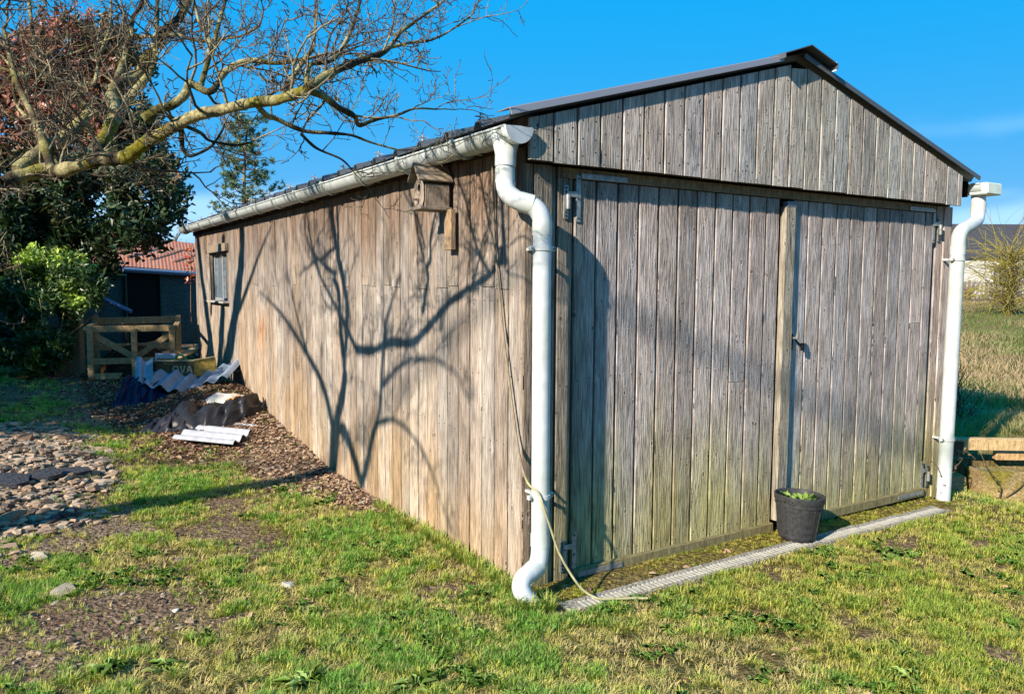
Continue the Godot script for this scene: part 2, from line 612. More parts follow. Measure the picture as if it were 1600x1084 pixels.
func build_turf() -> void:
	var kinds := [tuft(12, 0.040, 0.030, 0.0045, 0.7), tuft(14, 0.028, 0.032, 0.005, 1.0), tuft(9, 0.055, 0.022, 0.0045, 0.8), tuft(9, 0.03, 0.035, 0.004, 1.7)]
	var where := [[], [], [], []]
	var tints := [PackedColorArray(), PackedColorArray(), PackedColorArray(), PackedColorArray()]
	var cam := Vector2(-2.19, 3.4)
	var fw := Vector2(sin(deg_to_rad(32.0)), -cos(deg_to_rad(32.0)))
	var tries := 420000
	for k in tries:
		# polar about the camera: density falls off with distance
		var r := 1.7 + 12.0 * pow(rf(0, 1), 1.25)
		var a := rf(-0.86, 0.86)
		var d := fw.rotated(a) * r
		var x := cam.x + d.x
		var z := cam.y + d.y
		if indoors(x, z) or z < -12.0:
			continue
		if x > -0.1 and x < 3.75 and absf(z - drain_z(x)) < 0.062:
			continue
		var s := (x - 4.42) * 0.51 - (z + 0.1) * 0.86
		if x > 4.0 and s > -0.05:
			continue
		if x < -0.4 and z < -10.6:
			continue
		var b := bare(x, z)
		var patchy := noise_a.get_noise_2d(x * 55.0, z * 55.0)
		var fine := noise_b.get_noise_2d(x * 160.0, z * 160.0)
		var lush := clampf(0.5 + 0.65 * patchy + 0.6 * fine + 0.75 * noise_b.get_noise_2d(x * 420.0 + 33.0, z * 420.0), 0.0, 1.0)
		var keep := (1.0 - b * 0.97) * (0.06 + 0.80 * lush)
		if r > 6.0:
			keep *= 0.8
		if rng.randf() > keep:
			continue
		var low := x > 0.0 and x < 3.95 and z > -0.1 and z < drain_z(x)
		var which := 0
		if lush > 0.62:
			which = 2 if rng.randf() < 0.4 else 0
		elif lush < 0.45:
			which = 3 if rng.randf() < 0.6 else 1
		else:
			which = 1 if rng.randf() < 0.5 else 0
		if low:
			which = 1
		var green := mix3(Color(0.60, 0.57, 0.11), Color(0.22, 0.40, 0.07), sst(0.30, 0.95, lush + rf(-0.3, 0.3)))
		var straw := Color(0.60, 0.46, 0.24)
		var dry := clampf(0.68 - lush + rf(-0.3, 0.4), 0.0, 1.0)
		var c := green.lerp(straw, dry * 0.85)
		if which == 3 or rng.randf() < 0.16:
			c = c.lerp(straw, 0.6)
		if z > 0.35 and x > 0.6:
			c = c.lerp(Color(0.48, 0.42, 0.06), 0.35)
		if low:
			c = c.lerp(Color(0.48, 0.37, 0.05), 0.5)
		c = c * rf(0.7, 1.3)
		var sc := rf(0.5, 0.98) * (0.55 if low else 1.0) * (1.0 + 0.05 * maxf(0.0, r - 5.0))
		if b > 0.4:
			sc *= 0.75
		var bs := Basis(Vector3.UP, rf(0, TAU)).rotated(Vector3.RIGHT, rf(-0.15, 0.15)).scaled(Vector3(sc, sc * rf(0.8, 1.2), sc))
		where[which].append(Transform3D(bs, Vector3(x, height(x, z), z)))
		tints[which].append(c)
	# longer blades left standing along the foot of the boards
	for k in 420:
		var x := 0.0
		var z := 0.0
		if k < 330:
			z = -1.9 * pow(rf(0, 1), 1.3) + 0.02
			x = -rf(0.015, 0.10)
		else:
			var a := rf(0, TAU)
			x = -0.08 + cos(a) * rf(0.05, 0.12)
			z = 0.24 + sin(a) * rf(0.05, 0.11)
		if indoors(x, z):
			continue
		var sc := rf(0.7, 1.9)
		where[2].append(Transform3D(Basis(Vector3.UP, rf(0, TAU)).scaled(Vector3(sc * 0.8, sc, sc * 0.8)), Vector3(x, height(x, z), z)))
		tints[2].append(mix3(Color(0.22, 0.40, 0.07), Color(0.52, 0.47, 0.14), rf(0, 1)))
	var names := ["lawn_grass", "moss", "long_lawn_grass", "dry_grass"]
	var labels := ["short green lawn grass in front of the timber garage", "low yellow green moss and fine turf in the lawn", "longer dark green grass clumps in the lawn", "dry straw coloured grass flattened in the lawn"]
	for q in 4:
		var o := crowd(names[q], kinds[q], mats.grass_blade, where[q], tints[q])
		tag(o, labels[q], "grass")
		o.set_meta("kind", "stuff")
	# broad-leaved plants among the grass: dark green patches
	var rs := MB.new()
	for q in 9:
		var a := rf(0, TAU)
		var d := Vector3(cos(a), 0, sin(a))
		var sd := Vector3(d.z, 0, -d.x)
		var l := rf(0.02, 0.042)
		var p0 := Vector3(rf(-0.012, 0.012), rf(0.0, 0.012), rf(-0.012, 0.012))
		var p1 := p0 + d * l * 0.55 + Vector3(0, l * rf(0.3, 0.6), 0)
		var p2 := p0 + d * l + Vector3(0, l * rf(0.1, 0.5), 0)
		var w := l * rf(0.16, 0.26)
		rs.quad(p0, p1 - sd * w, p2, p1)
		rs.quad(p0, p1, p2, p1 + sd * w)
	var rm := rs.mesh()
	var rw := []
	var rt := PackedColorArray()
	for k in 60000:
		var r := 1.7 + 8.0 * pow(rf(0, 1), 1.3)
		var a := rf(-0.86, 0.86)
		var d := fw.rotated(a) * r
		var x := cam.x + d.x
		var z := cam.y + d.y
		if indoors(x, z) or bare(x, z) > 0.5 or (x > -0.1 and x < 3.95 and z < 0.42 and z > -0.2) or x > 3.9:
			continue
		var f := noise_b.get_noise_2d(x * 230.0 + 700.0, z * 230.0) + 0.5 * noise_a.get_noise_2d(x * 90.0 + 20.0, z * 90.0)
		if f < 0.18 + rf(0, 0.4) or rng.randf() < 0.35:
			continue
		var sc := rf(0.5, 1.1)
		rw.append(Transform3D(Basis(Vector3.UP, rf(0, TAU)).scaled(Vector3(sc, sc, sc)), Vector3(x, height(x, z) + 0.008, z)))
		rt.append(mix3(Color(0.19, 0.38, 0.08), Color(0.36, 0.50, 0.14), rf(0, 1)))
	var ro := crowd("clover_and_plantain", rm, mats.grass_blade, rw, rt)
	tag(ro, "dark green patches of small broad leaves scattered through the lawn", "ground cover")
	ro.set_meta("kind", "stuff")
	print("turf ", rw.size(), " ", where[0].size(), " ", where[1].size(), " ", where[2].size(), " ", where[3].size())


func build_meadow() -> void:
	var m := tuft(12, 0.27, 0.14, 0.010, 0.8)
	var where := []
	var tints := PackedColorArray()
	for k in 14000:
		var r := 6.5 + 42.0 * pow(rf(0, 1), 1.6)
		var a := deg_to_rad(rf(50.0, 72.0))
		var x := -2.19 + sin(a) * r
		var z := 3.4 - cos(a) * r
		var s := (x - 4.42) * 0.51 - (z + 0.1) * 0.86
		if s < 0.35 or indoors(x, z) or x < 4.2:
			continue
		var f := noise_a.get_noise_2d(x * 12.0, z * 12.0) + 0.4 * noise_b.get_noise_2d(x * 30.0, z * 30.0)
		var c := mix3(Color(0.58, 0.42, 0.24), Color(0.24, 0.32, 0.08), sst(-0.25, 0.2, f))
		if rng.randf() < 0.3:
			c = c.lerp(Color(0.52, 0.33, 0.21), 0.6)
		var sc := rf(0.5, 1.1) * (1.0 if f < 0.1 else 0.5) * (0.45 if r < 11.0 else 1.0)
		where.append(Transform3D(Basis(Vector3.UP, rf(0, TAU)).scaled(Vector3(sc * 1.3, sc, sc * 1.3)), Vector3(x, height(x, z), z)))
		tints.append(c * rf(0.8, 1.2))
	var o := crowd("meadow_grass", m, mats.grass_blade, where, tints)
	tag(o, "rough tawny meadow grass rising behind the stone edge on the right", "grass")
	o.set_meta("kind", "stuff")


func rock_mesh(sd: int, flat: float) -> ArrayMesh:
	var r := RandomNumberGenerator.new()
	r.seed = sd
	var sp := SphereMesh.new()
	sp.radial_segments = 7
	sp.rings = 4
	sp.radius = 0.5
	sp.height = 1.0
	var arr := sp.get_mesh_arrays()
	var vs: PackedVector3Array = arr[Mesh.ARRAY_VERTEX]
	var ix: PackedInt32Array = arr[Mesh.ARRAY_INDEX]
	var cuts := []
	for k in 7:
		cuts.append([Vector3(r.randf_range(-1, 1), r.randf_range(-1, 1), r.randf_range(-1, 1)).normalized(), r.randf_range(0.17, 0.38)])
	for k in vs.size():
		var p := vs[k]
		for q in cuts:
			var d: float = p.dot(q[0]) - q[1]
			if d > 0:
				p -= q[0] * d
		p.y *= flat
		vs[k] = p
	var mb := MB.new()
	for k in range(0, ix.size(), 3):
		var a := vs[ix[k]]
		var b := vs[ix[k + 1]]
		var c := vs[ix[k + 2]]
		if (b - a).cross(c - a).length() > 1e-6:
			mb.tri(a, b, c)
	return mb.mesh()


# an angular flake of broken stone or bark
func flake_mesh(sd: int, thick: float) -> ArrayMesh:
	var r := RandomNumberGenerator.new()
	r.seed = sd
	var n := 5 + sd % 2
	var mb := MB.new()
	var lo := []
	var hi := []
	for q in n:
		var a := TAU * q / n + r.randf_range(-0.4, 0.4)
		var d := Vector3(cos(a) * r.randf_range(0.32, 0.62), 0, sin(a) * r.randf_range(0.3, 0.5))
		lo.append(d)
		hi.append(d * r.randf_range(0.7, 0.95) + Vector3(0, thick * r.randf_range(0.5, 1.3), 0))
	var top := Vector3(0, thick * 1.05, 0)
	for q in n:
		var q2 := (q + 1) % n
		mb.quad(lo[q], hi[q], hi[q2], lo[q2])
		mb.tri(top, hi[q2], hi[q])
	return mb.mesh()


func build_litter() -> void:
	# stone and bark chips of the rubble heap and along the wall
	var rocks := [flake_mesh(1, 0.28), rock_mesh(2, 0.42), flake_mesh(4, 0.16)]
	var where := [[], [], []]
	var tints := [PackedColorArray(), PackedColorArray(), PackedColorArray()]
	for k in 15000:
		var x := 0.0
		var z := 0.0
		var sz := 0.0
		if k < 12200:
			x = rf(-3.6, -1.55)
			z = rf(-6.1, -1.7)
			if sqrt(pow((x + 2.55) / 0.92, 2.0) + pow((z + 3.95) / 2.08, 2.0)) + 0.25 * noise_a.get_noise_2d(x * 120.0, z * 120.0) > 1.05:
				continue
			sz = 0.015 + 0.075 * pow(rf(0, 1), 4.0)
		elif k < 14200:
			z = rf(-5.0, -1.2)
			x = -0.01 - pow(rf(0, 1), 1.5) * (0.04 + 0.85 * sst(-1.4, -3.6, z))
			sz = 0.012 + 0.04 * pow(rf(0, 1), 3.0)
		else:
			x = rf(-2.3, -1.3)
			z = rf(-1.7, 0.3)
			sz = 0.01 + 0.025 * pow(rf(0, 1), 3.0)
			if bare(x, z) < 0.3:
				continue
		var c := mix3(Color(0.72, 0.56, 0.43), Color(0.40, 0.29, 0.21), rf(0, 1))
		if rng.randf() < 0.14:
			c = Color(0.5, 0.45, 0.38)
		if rng.randf() < 0.15:
			c = Color(0.12, 0.10, 0.10)
		var q := rng.randi_range(0, 2)
		var bs := Basis.from_euler(Vector3(rf(-0.35, 0.35), rf(0, TAU), rf(-0.35, 0.35))).scaled(Vector3(sz * rf(0.8, 1.8), sz, sz))
		where[q].append(Transform3D(bs, Vector3(x, height(x, z) + sz * 0.12, z)))
		tints[q].append(c)
	var nm := ["stone_chips", "rubble", "bark_chips"]
	for q in 3:
		var o := crowd(nm[q], rocks[q], mats.stone, where[q], tints[q])
		tag(o, ["small stone chips strewn over the bare heap at left", "angular rubble in the bare heap at left and by the wall", "flat bark and slate chips at left and along the wall foot"][q], "rubble")
		o.set_meta("kind", "stuff")
	# fallen leaves
	var lf := MB.new()
	for s in [-1.0, 1.0]:
		lf.quad(Vector3(0, 0, -0.5), Vector3(s * 0.28, 0.16, -0.1), Vector3(s * 0.2, 0.12, 0.3), Vector3(0, 0.02, 0.5))
	var lm := lf.mesh()
	var lw := []
	var lt := PackedColorArray()
	for k in 9000:
		var x := 0.0
		var z := 0.0
		if k < 4200:
			x = rf(-1.5, -0.01) - (rf(0.0, 0.9) if rng.randf() < 0.35 else 0.0)
			z = rf(-9.0, -4.1)
		elif k < 6700:
			z = rf(-4.9, -1.2)
			x = -0.01 - pow(rf(0, 1), 1.5) * (0.05 + 1.0 * sst(-1.4, -3.6, z))
		elif k < 7700:
			x = rf(-3.4, -1.0)
			z = rf(-9.5, -4.0)
		else:
			x = rf(-2.4, 3.6)
			z = rf(-2.5, 2.2)
			if indoors(x, z) or rng.randf() < 0.6:
				continue
		var sz := rf(0.025, 0.055)
		var c := mix3(Color(0.20, 0.11, 0.07), Color(0.38, 0.26, 0.17), rf(0, 1))
		if rng.randf() < 0.25:
			c = Color(0.10, 0.06, 0.045)
		var bs := Basis.from_euler(Vector3(rf(-0.7, 0.7), rf(0, TAU), rf(-0.7, 0.7))).scaled(Vector3(sz, sz, sz))
		lw.append(Transform3D(bs, Vector3(x, height(x, z) + 0.008, z)))
		lt.append(c)
	var o2 := crowd("fallen_leaves", lm, mats.dead_leaf, lw, lt)
	tag(o2, "brown fallen leaves heaped along the foot of the side wall", "leaves")
	o2.set_meta("kind", "stuff")
	# larger single stones
	var spots := [[-1.70, -3.24, 0.16, "pale angular stone on the rubble heap nearest the turf edge"], [-2.19, -1.75, 0.12, "whitish stone at the near left tip of the rubble heap"], [-1.50, -1.34, 0.07, "small buff stone lying in the grass below the rubble heap"], [-2.08, -1.15, 0.13, "flat pale stone in the grass near the left edge of the lawn"], [-1.06, -0.68, 0.075, "single white stone alone in the middle of the lawn"], [-2.32, -2.51, 0.17, "broad cream stone at the left edge of the rubble heap"], [-2.12, -2.39, 0.09, "small cream stone beside the broad cream stone on the heap"], [-1.96, -3.39, 0.13, "brown tilted stone just below the dark slate slabs"], [-2.25, -5.0, 0.2, "brown stone on the far side of the rubble heap"], [-1.62, -0.62, 0.05, "white pebble on the bare earth patch in the lawn"], [-1.93, -5.0, 0.15, "reddish brown stone at the far right edge of the rubble heap"], [-2.28, -4.35, 0.16, "dark brown stone behind the slate slabs on the heap"]]
	var k2 := 0
	for sp in spots:
		var o := put_mesh("stone", rock_mesh(20 + k2, 0.5), mats.stone.duplicate(), self)
		var mm: StandardMaterial3D = o.material_override
		mm.albedo_color = ([Color(0.5, 0.44, 0.36), Color(0.62, 0.55, 0.46), Color(0.34, 0.27, 0.2)][k2 % 3] if k2 not in [4, 9] else Color(0.75, 0.72, 0.66)).linear_to_srgb()
		if k2 in [7, 8, 10, 11]:
			mm.albedo_color = Color(0.25, 0.17, 0.12).linear_to_srgb()
		o.position = Vector3(sp[0], height(sp[0], sp[1]) + sp[2] * 0.12, sp[1])
		o.rotation = Vector3(rf(-0.2, 0.2), rf(0, TAU), rf(-0.2, 0.2))
		o.scale = Vector3(sp[2] * 1.2, sp[2], sp[2])
		tag(o, sp[3], "stone", "single stones lying in the garden")
		k2 += 1
	# slate slabs
	var slabs := [[Vector3(-2.36, 0.0, -3.3), 0.17, 0.3, "dark grey slate slab, leftmost and largest of the row on the heap"], [Vector3(-2.12, 0.0, -3.42), 0.13, 0.25, "dark grey slate slab in the middle of the row on the heap"], [Vector3(-1.92, 0.0, -3.55), 0.10, 0.26, "narrow dark slate slab at the right end of the row on the heap"]]
	for sl in slabs:
		var mb := MB.new()
		var n := 7
		var top := []
		for q in n:
			var a := TAU * q / n + rf(-0.2, 0.2)
			top.append(Vector3(cos(a) * sl[2] * 0.5 * rf(0.8, 1.15), 0.0, sin(a) * sl[1] * rf(0.8, 1.1)))
		for q in n:
			var a: Vector3 = top[q]
			var b: Vector3 = top[(q + 1) % n]
			mb.tri(Vector3(0, 0.035, 0), b + Vector3(0, 0.03, 0), a + Vector3(0, 0.03, 0))
			mb.quad(a, a + Vector3(0, 0.03, 0), b + Vector3(0, 0.03, 0), b)
		var sm: StandardMaterial3D = mats.stone.duplicate()
		sm.albedo_color = Color(0.10, 0.105, 0.125).linear_to_srgb()
		sm.roughness = 0.5
		var o := put("slate_slab", mb, sm)
		var p: Vector3 = sl[0]
		o.position = Vector3(p.x, height(p.x, p.z) + 0.012, p.z)
		o.rotation = Vector3(0.12, 0.5, rf(-0.06, 0.06))
		tag(o, sl[3], "stone slab", "slate slabs on the rubble heap")
	# broad-leaved weeds
	var weeds := [[-1.29, 0.40, 0.16, "largest weed rosette at the bottom edge of the lawn, left of centre"], [-0.93, 0.66, 0.14, "weed rosette at the bottom edge of the lawn below the garage corner"], [-1.95, -0.15, 0.15, "bushy weed at the lower left of the bare earth patch"], [-1.75, -0.05, 0.12, "spreading weed just right of the bushy weed at lower left"], [0.83, 1.66, 0.11, "weed rosette in the lawn in the bottom right of the view"], [-1.05, -0.25, 0.09, "small weed in the lawn left of the bent downpipe foot"], [-2.1, -1.5, 0.12, "weed at the left edge of the lawn by the whitish stone"], [-0.5, 0.35, 0.09, "small weed in the lawn in front of the bent downpipe foot"], [-0.55, -2.6, 0.12, "green weed beside the leaf strip along the side wall"], [0.3, 0.8, 0.08, "small weed in the lawn near the loose end of the rope"]]
	for w in weeds:
		var mb := MB.new()
		for q in 22:
			var a := rf(0, TAU)
			var d := Vector3(cos(a), 0, sin(a))
			var sd := Vector3(d.z, 0, -d.x)
			var l: float = w[2] * rf(0.35, 0.75)
			var wd := l * rf(0.11, 0.17)
			var up := rf(0.15, 0.5)
			var p0 := Vector3(rf(-0.03, 0.03), rf(0.0, 0.02), rf(-0.03, 0.03))
			var p1 := p0 + d * l * 0.5 + Vector3(0, l * up * 0.6, 0)
			var p2 := p0 + d * l + Vector3(0, l * up * 0.5, 0)
			var c := mix3(Color(0.22, 0.36, 0.09), Color(0.40, 0.52, 0.18), rf(0, 1))
			mb.quad(p0, p1 - sd * wd + Vector3(0, 0.01, 0), p2, p1, c)
			mb.quad(p0, p1, p2, p1 + sd * wd + Vector3(0, 0.01, 0), c)
		var o := put("weed", mb, mats.grass_blade)
		o.position = Vector3(w[0], height(w[0], w[1]), w[1])
		tag(o, w[3], "weed", "broad-leaved weeds in the lawn")


# ---------------------------------------------------------------- garage
# one board: o = lower back-left corner on the wall plane, a = across, u = up, f = outward; tone(x, y) gives its colour
func board(called: String, parent: Node, o: Vector3, a: Vector3, f: Vector3, w: float, y0: float, y1: float, t: float, tone, rise := 0.0, seg := 6) -> MeshInstance3D:
	var mb := MB.new()
	var ch := 0.004
	var u0 := rf(0.0, 0.9)
	var len := y1 - y0
	var v0 := rf(0.0, maxf(0.0, 0.98 - len / 3.0))
	var flip := 1.0 if rng.randf() < 0.5 else -1.0
	var tint := rf(0.80, 1.10)
	var warm := rf(-0.045, 0.045)
	var prof := [Vector2(0, -t), Vector2(0, -ch), Vector2(ch, 0), Vector2(w - ch, 0), Vector2(w, -ch), Vector2(w, -t)]
	for q in 5:
		var p: Vector2 = prof[q]
		var r: Vector2 = prof[q + 1]
		var e := r - p
		var nn := (a * -e.y + f * e.x).normalized()
		var base := mb.v.size()
		for k in seg + 1:
			for z in [p, r]:
				var top: float = y1 + rise * z.x
				var y: float = lerpf(y0, top, float(k) / seg)
				var at: Vector3 = o + a * z.x + f * z.y + Vector3(0, y, 0)
				var c: Color = tone.call(at, y) * tint
				c.r *= 1.0 + warm
				c.b *= 1.0 - warm
				mb.vert(at, nn, c, Vector2(u0 + flip * (z.x - z.y) / 2.0 + 0.05, v0 + (y - y0) / 3.0))
		for k in seg:
			var b := base + k * 2
			mb.i.append_array([b, b + 2, b + 3, b, b + 3, b + 1])
	# ends
	for e in [0, 1]:
		var pts := []
		for p in [prof[0], prof[1], prof[4], prof[5]]:
			pts.append(o + a * p.x + f * p.y + Vector3(0, y0 if e == 0 else y1 + rise * p.x, 0))
		var cc := Color(0.22, 0.17, 0.13)
		if e == 0:
			mb.quad(pts[0], pts[3], pts[2], pts[1], cc)
		else:
			mb.quad(pts[0], pts[1], pts[2], pts[3], cc)
	if w > 0.09:
		for yn in [y0 + 0.06, lerpf(y0, y1, 0.5), y1 - 0.07]:
			for q in 2:
				nails.append(o + a * (0.025 if q == 0 else w - 0.028) + f * 0.0008 + Vector3(0, yn + rf(-0.012, 0.012), 0))
				nail_dirs.append(f)
	return put(called, mb, mats.weathered_wood, parent)


func tone_side(p: Vector3, y: float) -> Color:
	var n := noise_a.get_noise_2d(p.z * 80.0, y * 30.0)
	var n2 := noise_b.get_noise_2d(p.z * 260.0, y * 26.0)
	var c := Color(0.375, 0.325, 0.29)
	# the foot keeps the warm colour of sheltered, splashed wood
	c = mix3(c, Color(0.50, 0.345, 0.19), sst(0.75, 0.1, y + 0.45 * n + 0.03 * p.z) * 0.75)
	c = mix3(c, Color(0.46, 0.33, 0.21), sst(-2.8, -5.5, p.z + n * 2.0) * 0.5 * sst(1.9, 1.0, y + n))
	# brown run-off stains below the eave
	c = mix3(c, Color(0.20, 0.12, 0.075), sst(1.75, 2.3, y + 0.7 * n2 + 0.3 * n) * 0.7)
	c = mix3(c, Color(0.60, 0.535, 0.475), sst(-0.05, 0.35, n2) * 0.55 * sst(2.1, 1.5, y))
	c = mix3(c, Color(0.48, 0.22, 0.08), 0.7 * sst(0.35, 0.1, absf(p.z + 5.3) + absf(y - 1.05)))
	return c


func tone_front(p: Vector3, y: float) -> Color:
	var n := noise_a.get_noise_2d(p.x * 80.0, y * 40.0)
	var n2 := noise_b.get_noise_2d(p.x * 260.0, y * 30.0)
	var c := mix3(Color(0.53, 0.455, 0.43), Color(0.485, 0.44, 0.43), 0.5 + n)
	c = mix3(c, Color(0.46, 0.42, 0.15), sst(0.95, 0.05, y + 0.5 * n2 + 0.3 * n) * 0.8)
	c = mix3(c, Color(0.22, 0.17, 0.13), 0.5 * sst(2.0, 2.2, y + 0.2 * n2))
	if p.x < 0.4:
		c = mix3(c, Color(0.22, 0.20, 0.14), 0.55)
	return c


func tone_gable(p: Vector3, y: float) -> Color:
	var n := noise_a.get_noise_2d(p.x * 80.0 + 77.0, y * 40.0)
	return mix3(Color(0.49, 0.435, 0.415), Color(0.465, 0.445, 0.40), 0.5 + n)


func tone_trim(_p: Vector3, _y: float) -> Color:
	return Color(0.44, 0.39, 0.315)


func roof_y(x: float) -> float:
	return 3.045 - 0.281 * absf(x - 2.0)


func build_garage() -> void:
	garage = thing("timber_garage", "weathered timber garage with vertical boards, double doors and shallow gable roof", "garage")
	var g := garage
	var X := Vector3.RIGHT
	var Z := Vector3.BACK
	# inner shell, so that no light passes through the joints
	var sh := MB.new()
	var dk := Color(0.010, 0.008, 0.007)
	sh.box(Transform3D(Basis(), Vector3(0.05, 1.12, -8.60)), Vector3(0.022, 1.2, 0.55), dk)
	sh.box(Transform3D(Basis(), Vector3(0.05, 1.12, -3.5)), Vector3(0.022, 1.2, 3.47), dk)
	sh.box(Transform3D(Basis(), Vector3(0.05, 0.66, -7.5)), Vector3(0.022, 0.72, 0.6), dk)
	sh.box(Transform3D(Basis(), Vector3(0.05, 2.19, -7.5)), Vector3(0.022, 0.13, 0.6), dk)
	put("side_lining", sh, mats.plain, g)
	sh = MB.new()
	sh.box(Transform3D(Basis(), Vector3(2.0, 1.12, -9.17)), Vector3(1.9, 1.2, 0.03), dk)
	put("rear_wall", sh, mats.plain, g)
	sh = MB.new()
	sh.box(Transform3D(Basis(), Vector3(2.0, 1.12, -0.09)), Vector3(1.9, 1.2, 0.03), dk)
	put("front_lining", sh, mats.plain, g)
	# right wall: boards seen from nowhere near, still boards
	var rw := MB.new()
	var z := -0.02
	while z > -9.1:
		rw.box(Transform3D(Basis(), Vector3(3.985, 1.12, z - 0.07)), Vector3(0.012, 1.18, 0.068), Color(0.33, 0.28, 0.24) * rf(0.85, 1.15), 0.003)
		z -= 0.142
	put("right_wall", rw, mats.weathered_wood, g)
	# side boards
	z = -0.004
	var k := 0
	var pitch := 0.1426
	while z - pitch > -9.17:
		var zc := z - pitch / 2
		var tone := func(p, y): return tone_side(p, y)
		var o := Vector3(rf(-0.003, 0.002), 0, z - pitch + 0.003)
		if zc < -6.93 and zc > -8.02:
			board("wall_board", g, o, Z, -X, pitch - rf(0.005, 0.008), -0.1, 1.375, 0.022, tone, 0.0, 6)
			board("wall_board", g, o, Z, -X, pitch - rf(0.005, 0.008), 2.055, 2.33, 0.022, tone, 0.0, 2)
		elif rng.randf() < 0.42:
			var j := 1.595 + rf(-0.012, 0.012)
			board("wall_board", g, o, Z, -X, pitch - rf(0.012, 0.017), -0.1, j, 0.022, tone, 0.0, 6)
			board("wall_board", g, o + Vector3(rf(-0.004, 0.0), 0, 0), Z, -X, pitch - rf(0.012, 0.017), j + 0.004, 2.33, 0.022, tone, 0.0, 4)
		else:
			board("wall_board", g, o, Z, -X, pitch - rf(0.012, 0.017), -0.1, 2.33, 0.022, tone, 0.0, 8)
		z -= pitch
		k += 1
	# front: corner boards and posts
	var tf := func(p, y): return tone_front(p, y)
	var tg := func(p, y): return tone_gable(p, y)
	var tt := func(p, y): return tone_trim(p, y)
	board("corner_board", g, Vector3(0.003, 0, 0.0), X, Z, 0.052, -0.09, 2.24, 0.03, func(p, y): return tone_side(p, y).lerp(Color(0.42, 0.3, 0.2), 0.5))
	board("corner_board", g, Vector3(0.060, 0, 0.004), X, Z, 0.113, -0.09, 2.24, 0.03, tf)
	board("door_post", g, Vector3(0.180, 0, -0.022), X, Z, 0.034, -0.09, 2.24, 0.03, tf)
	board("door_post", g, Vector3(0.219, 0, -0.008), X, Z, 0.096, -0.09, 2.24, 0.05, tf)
	board("door_post", g, Vector3(3.762, 0, -0.03), X, Z, 0.03, -0.14, 2.24, 0.03, tf)
	board("door_post", g, Vector3(3.796, 0, -0.008), X, Z, 0.088, -0.14, 2.24, 0.05, tf)
	board("corner_board", g, Vector3(3.889, 0, 0.0), X, Z, 0.112, -0.14, 2.24, 0.03, tf)
	var hd := MB.new()
	hd.box(Transform3D(Basis(), Vector3(2.0, 2.212, -0.016)), Vector3(1.76, 0.028, 0.02), Color(0.30, 0.235, 0.15), 0.004)
	put("lintel", hd, mats.weathered_wood, g)
	hd = MB.new()
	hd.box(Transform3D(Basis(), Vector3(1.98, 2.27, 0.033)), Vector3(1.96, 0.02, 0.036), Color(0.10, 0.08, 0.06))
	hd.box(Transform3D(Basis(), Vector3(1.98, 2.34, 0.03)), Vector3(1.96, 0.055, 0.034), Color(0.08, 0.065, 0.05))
	put("gable_batten", hd, mats.weathered_wood, g)
	# gable infill behind the boards
	var gi := MB.new()
	gi.tri(Vector3(0.02, 2.3, 0.05), Vector3(2.0, 2.98, 0.05), Vector3(3.98, 2.3, 0.05), dk)
	put("gable_infill", gi, mats.plain, g)
	gi = MB.new()
	gi.tri(Vector3(0.02, 2.3, 0.02), Vector3(3.98, 2.3, 0.02), Vector3(2.0, 2.98, 0.02), dk)
	put("gable_infill", gi, mats.plain, g)
	gi = MB.new()
	gi.tri(Vector3(0.02, 2.3, -9.15), Vector3(2.0, 2.98, -9.15), Vector3(3.98, 2.3, -9.15), dk)
	put("gable_infill", gi, mats.plain, g)
	# gable boards
	var x := -0.027
	while x < 3.95:
		var w := minf(0.1505, 3.955 - x)
		if w < 0.03:
			break
		var ya := roof_y(x) - 0.028
		var rise := 0.281 if x + w / 2 < 2.0 else -0.281
		if x < 2.0 and x + w > 2.0:
			ya = roof_y(x) - 0.05
			rise = 0.1
		board("gable_board", g, Vector3(x, 0, 0.095 + rf(-0.001, 0.002)), X, Z, w - 0.012, 2.242 + rf(-0.003, 0.003), ya, 0.022, tg, rise, 3)
		x += 0.1505
	# doors
	for side in 2:
		var d := MB.new()
		var x0 := 0.326 if side == 0 else 2.112
		var x1 := 1.984 if side == 0 else 3.752
		d.box(Transform3D(Basis(), Vector3((x0 + x1) / 2, 1.09, -0.04)), Vector3((x1 - x0) / 2, 1.09, 0.012), dk)
		var leaf := put("door", d, mats.plain, g)
		leaf.set_meta("label", "left door leaf, shaded beside the downpipe" if side == 0 else "right door leaf with the handle")
		x = x0
		while x < x1 - 0.03:
			var w := minf(0.1525, x1 - x)
			if x1 - x - w < 0.05:
				w = x1 - x
			var o := Vector3(x, 0, rf(-0.0015, 0.0015))
			if rng.randf() < 0.3:
				var j := rf(0.75, 1.5)
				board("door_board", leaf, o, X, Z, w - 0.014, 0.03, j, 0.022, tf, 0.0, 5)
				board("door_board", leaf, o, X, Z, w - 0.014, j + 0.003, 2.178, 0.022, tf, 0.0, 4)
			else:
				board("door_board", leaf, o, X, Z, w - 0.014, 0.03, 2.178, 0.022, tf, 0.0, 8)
			x += w
		var rl := MB.new()
		rl.box(Transform3D(Basis(X, -0.0), Vector3((x0 + x1) / 2, 0.012, 0.008)), Vector3((x1 - x0) / 2, 0.034, 0.014), Color(0.27, 0.235, 0.12), 0.006)
		put("bottom_rail", rl, mats.weathered_wood, leaf)
		# strap hinges: an angle iron on the leaf, a plate with its pin on the post
		var s := 1.0 if side == 0 else -1.0
		var hx := 0.336 if side == 0 else 3.742
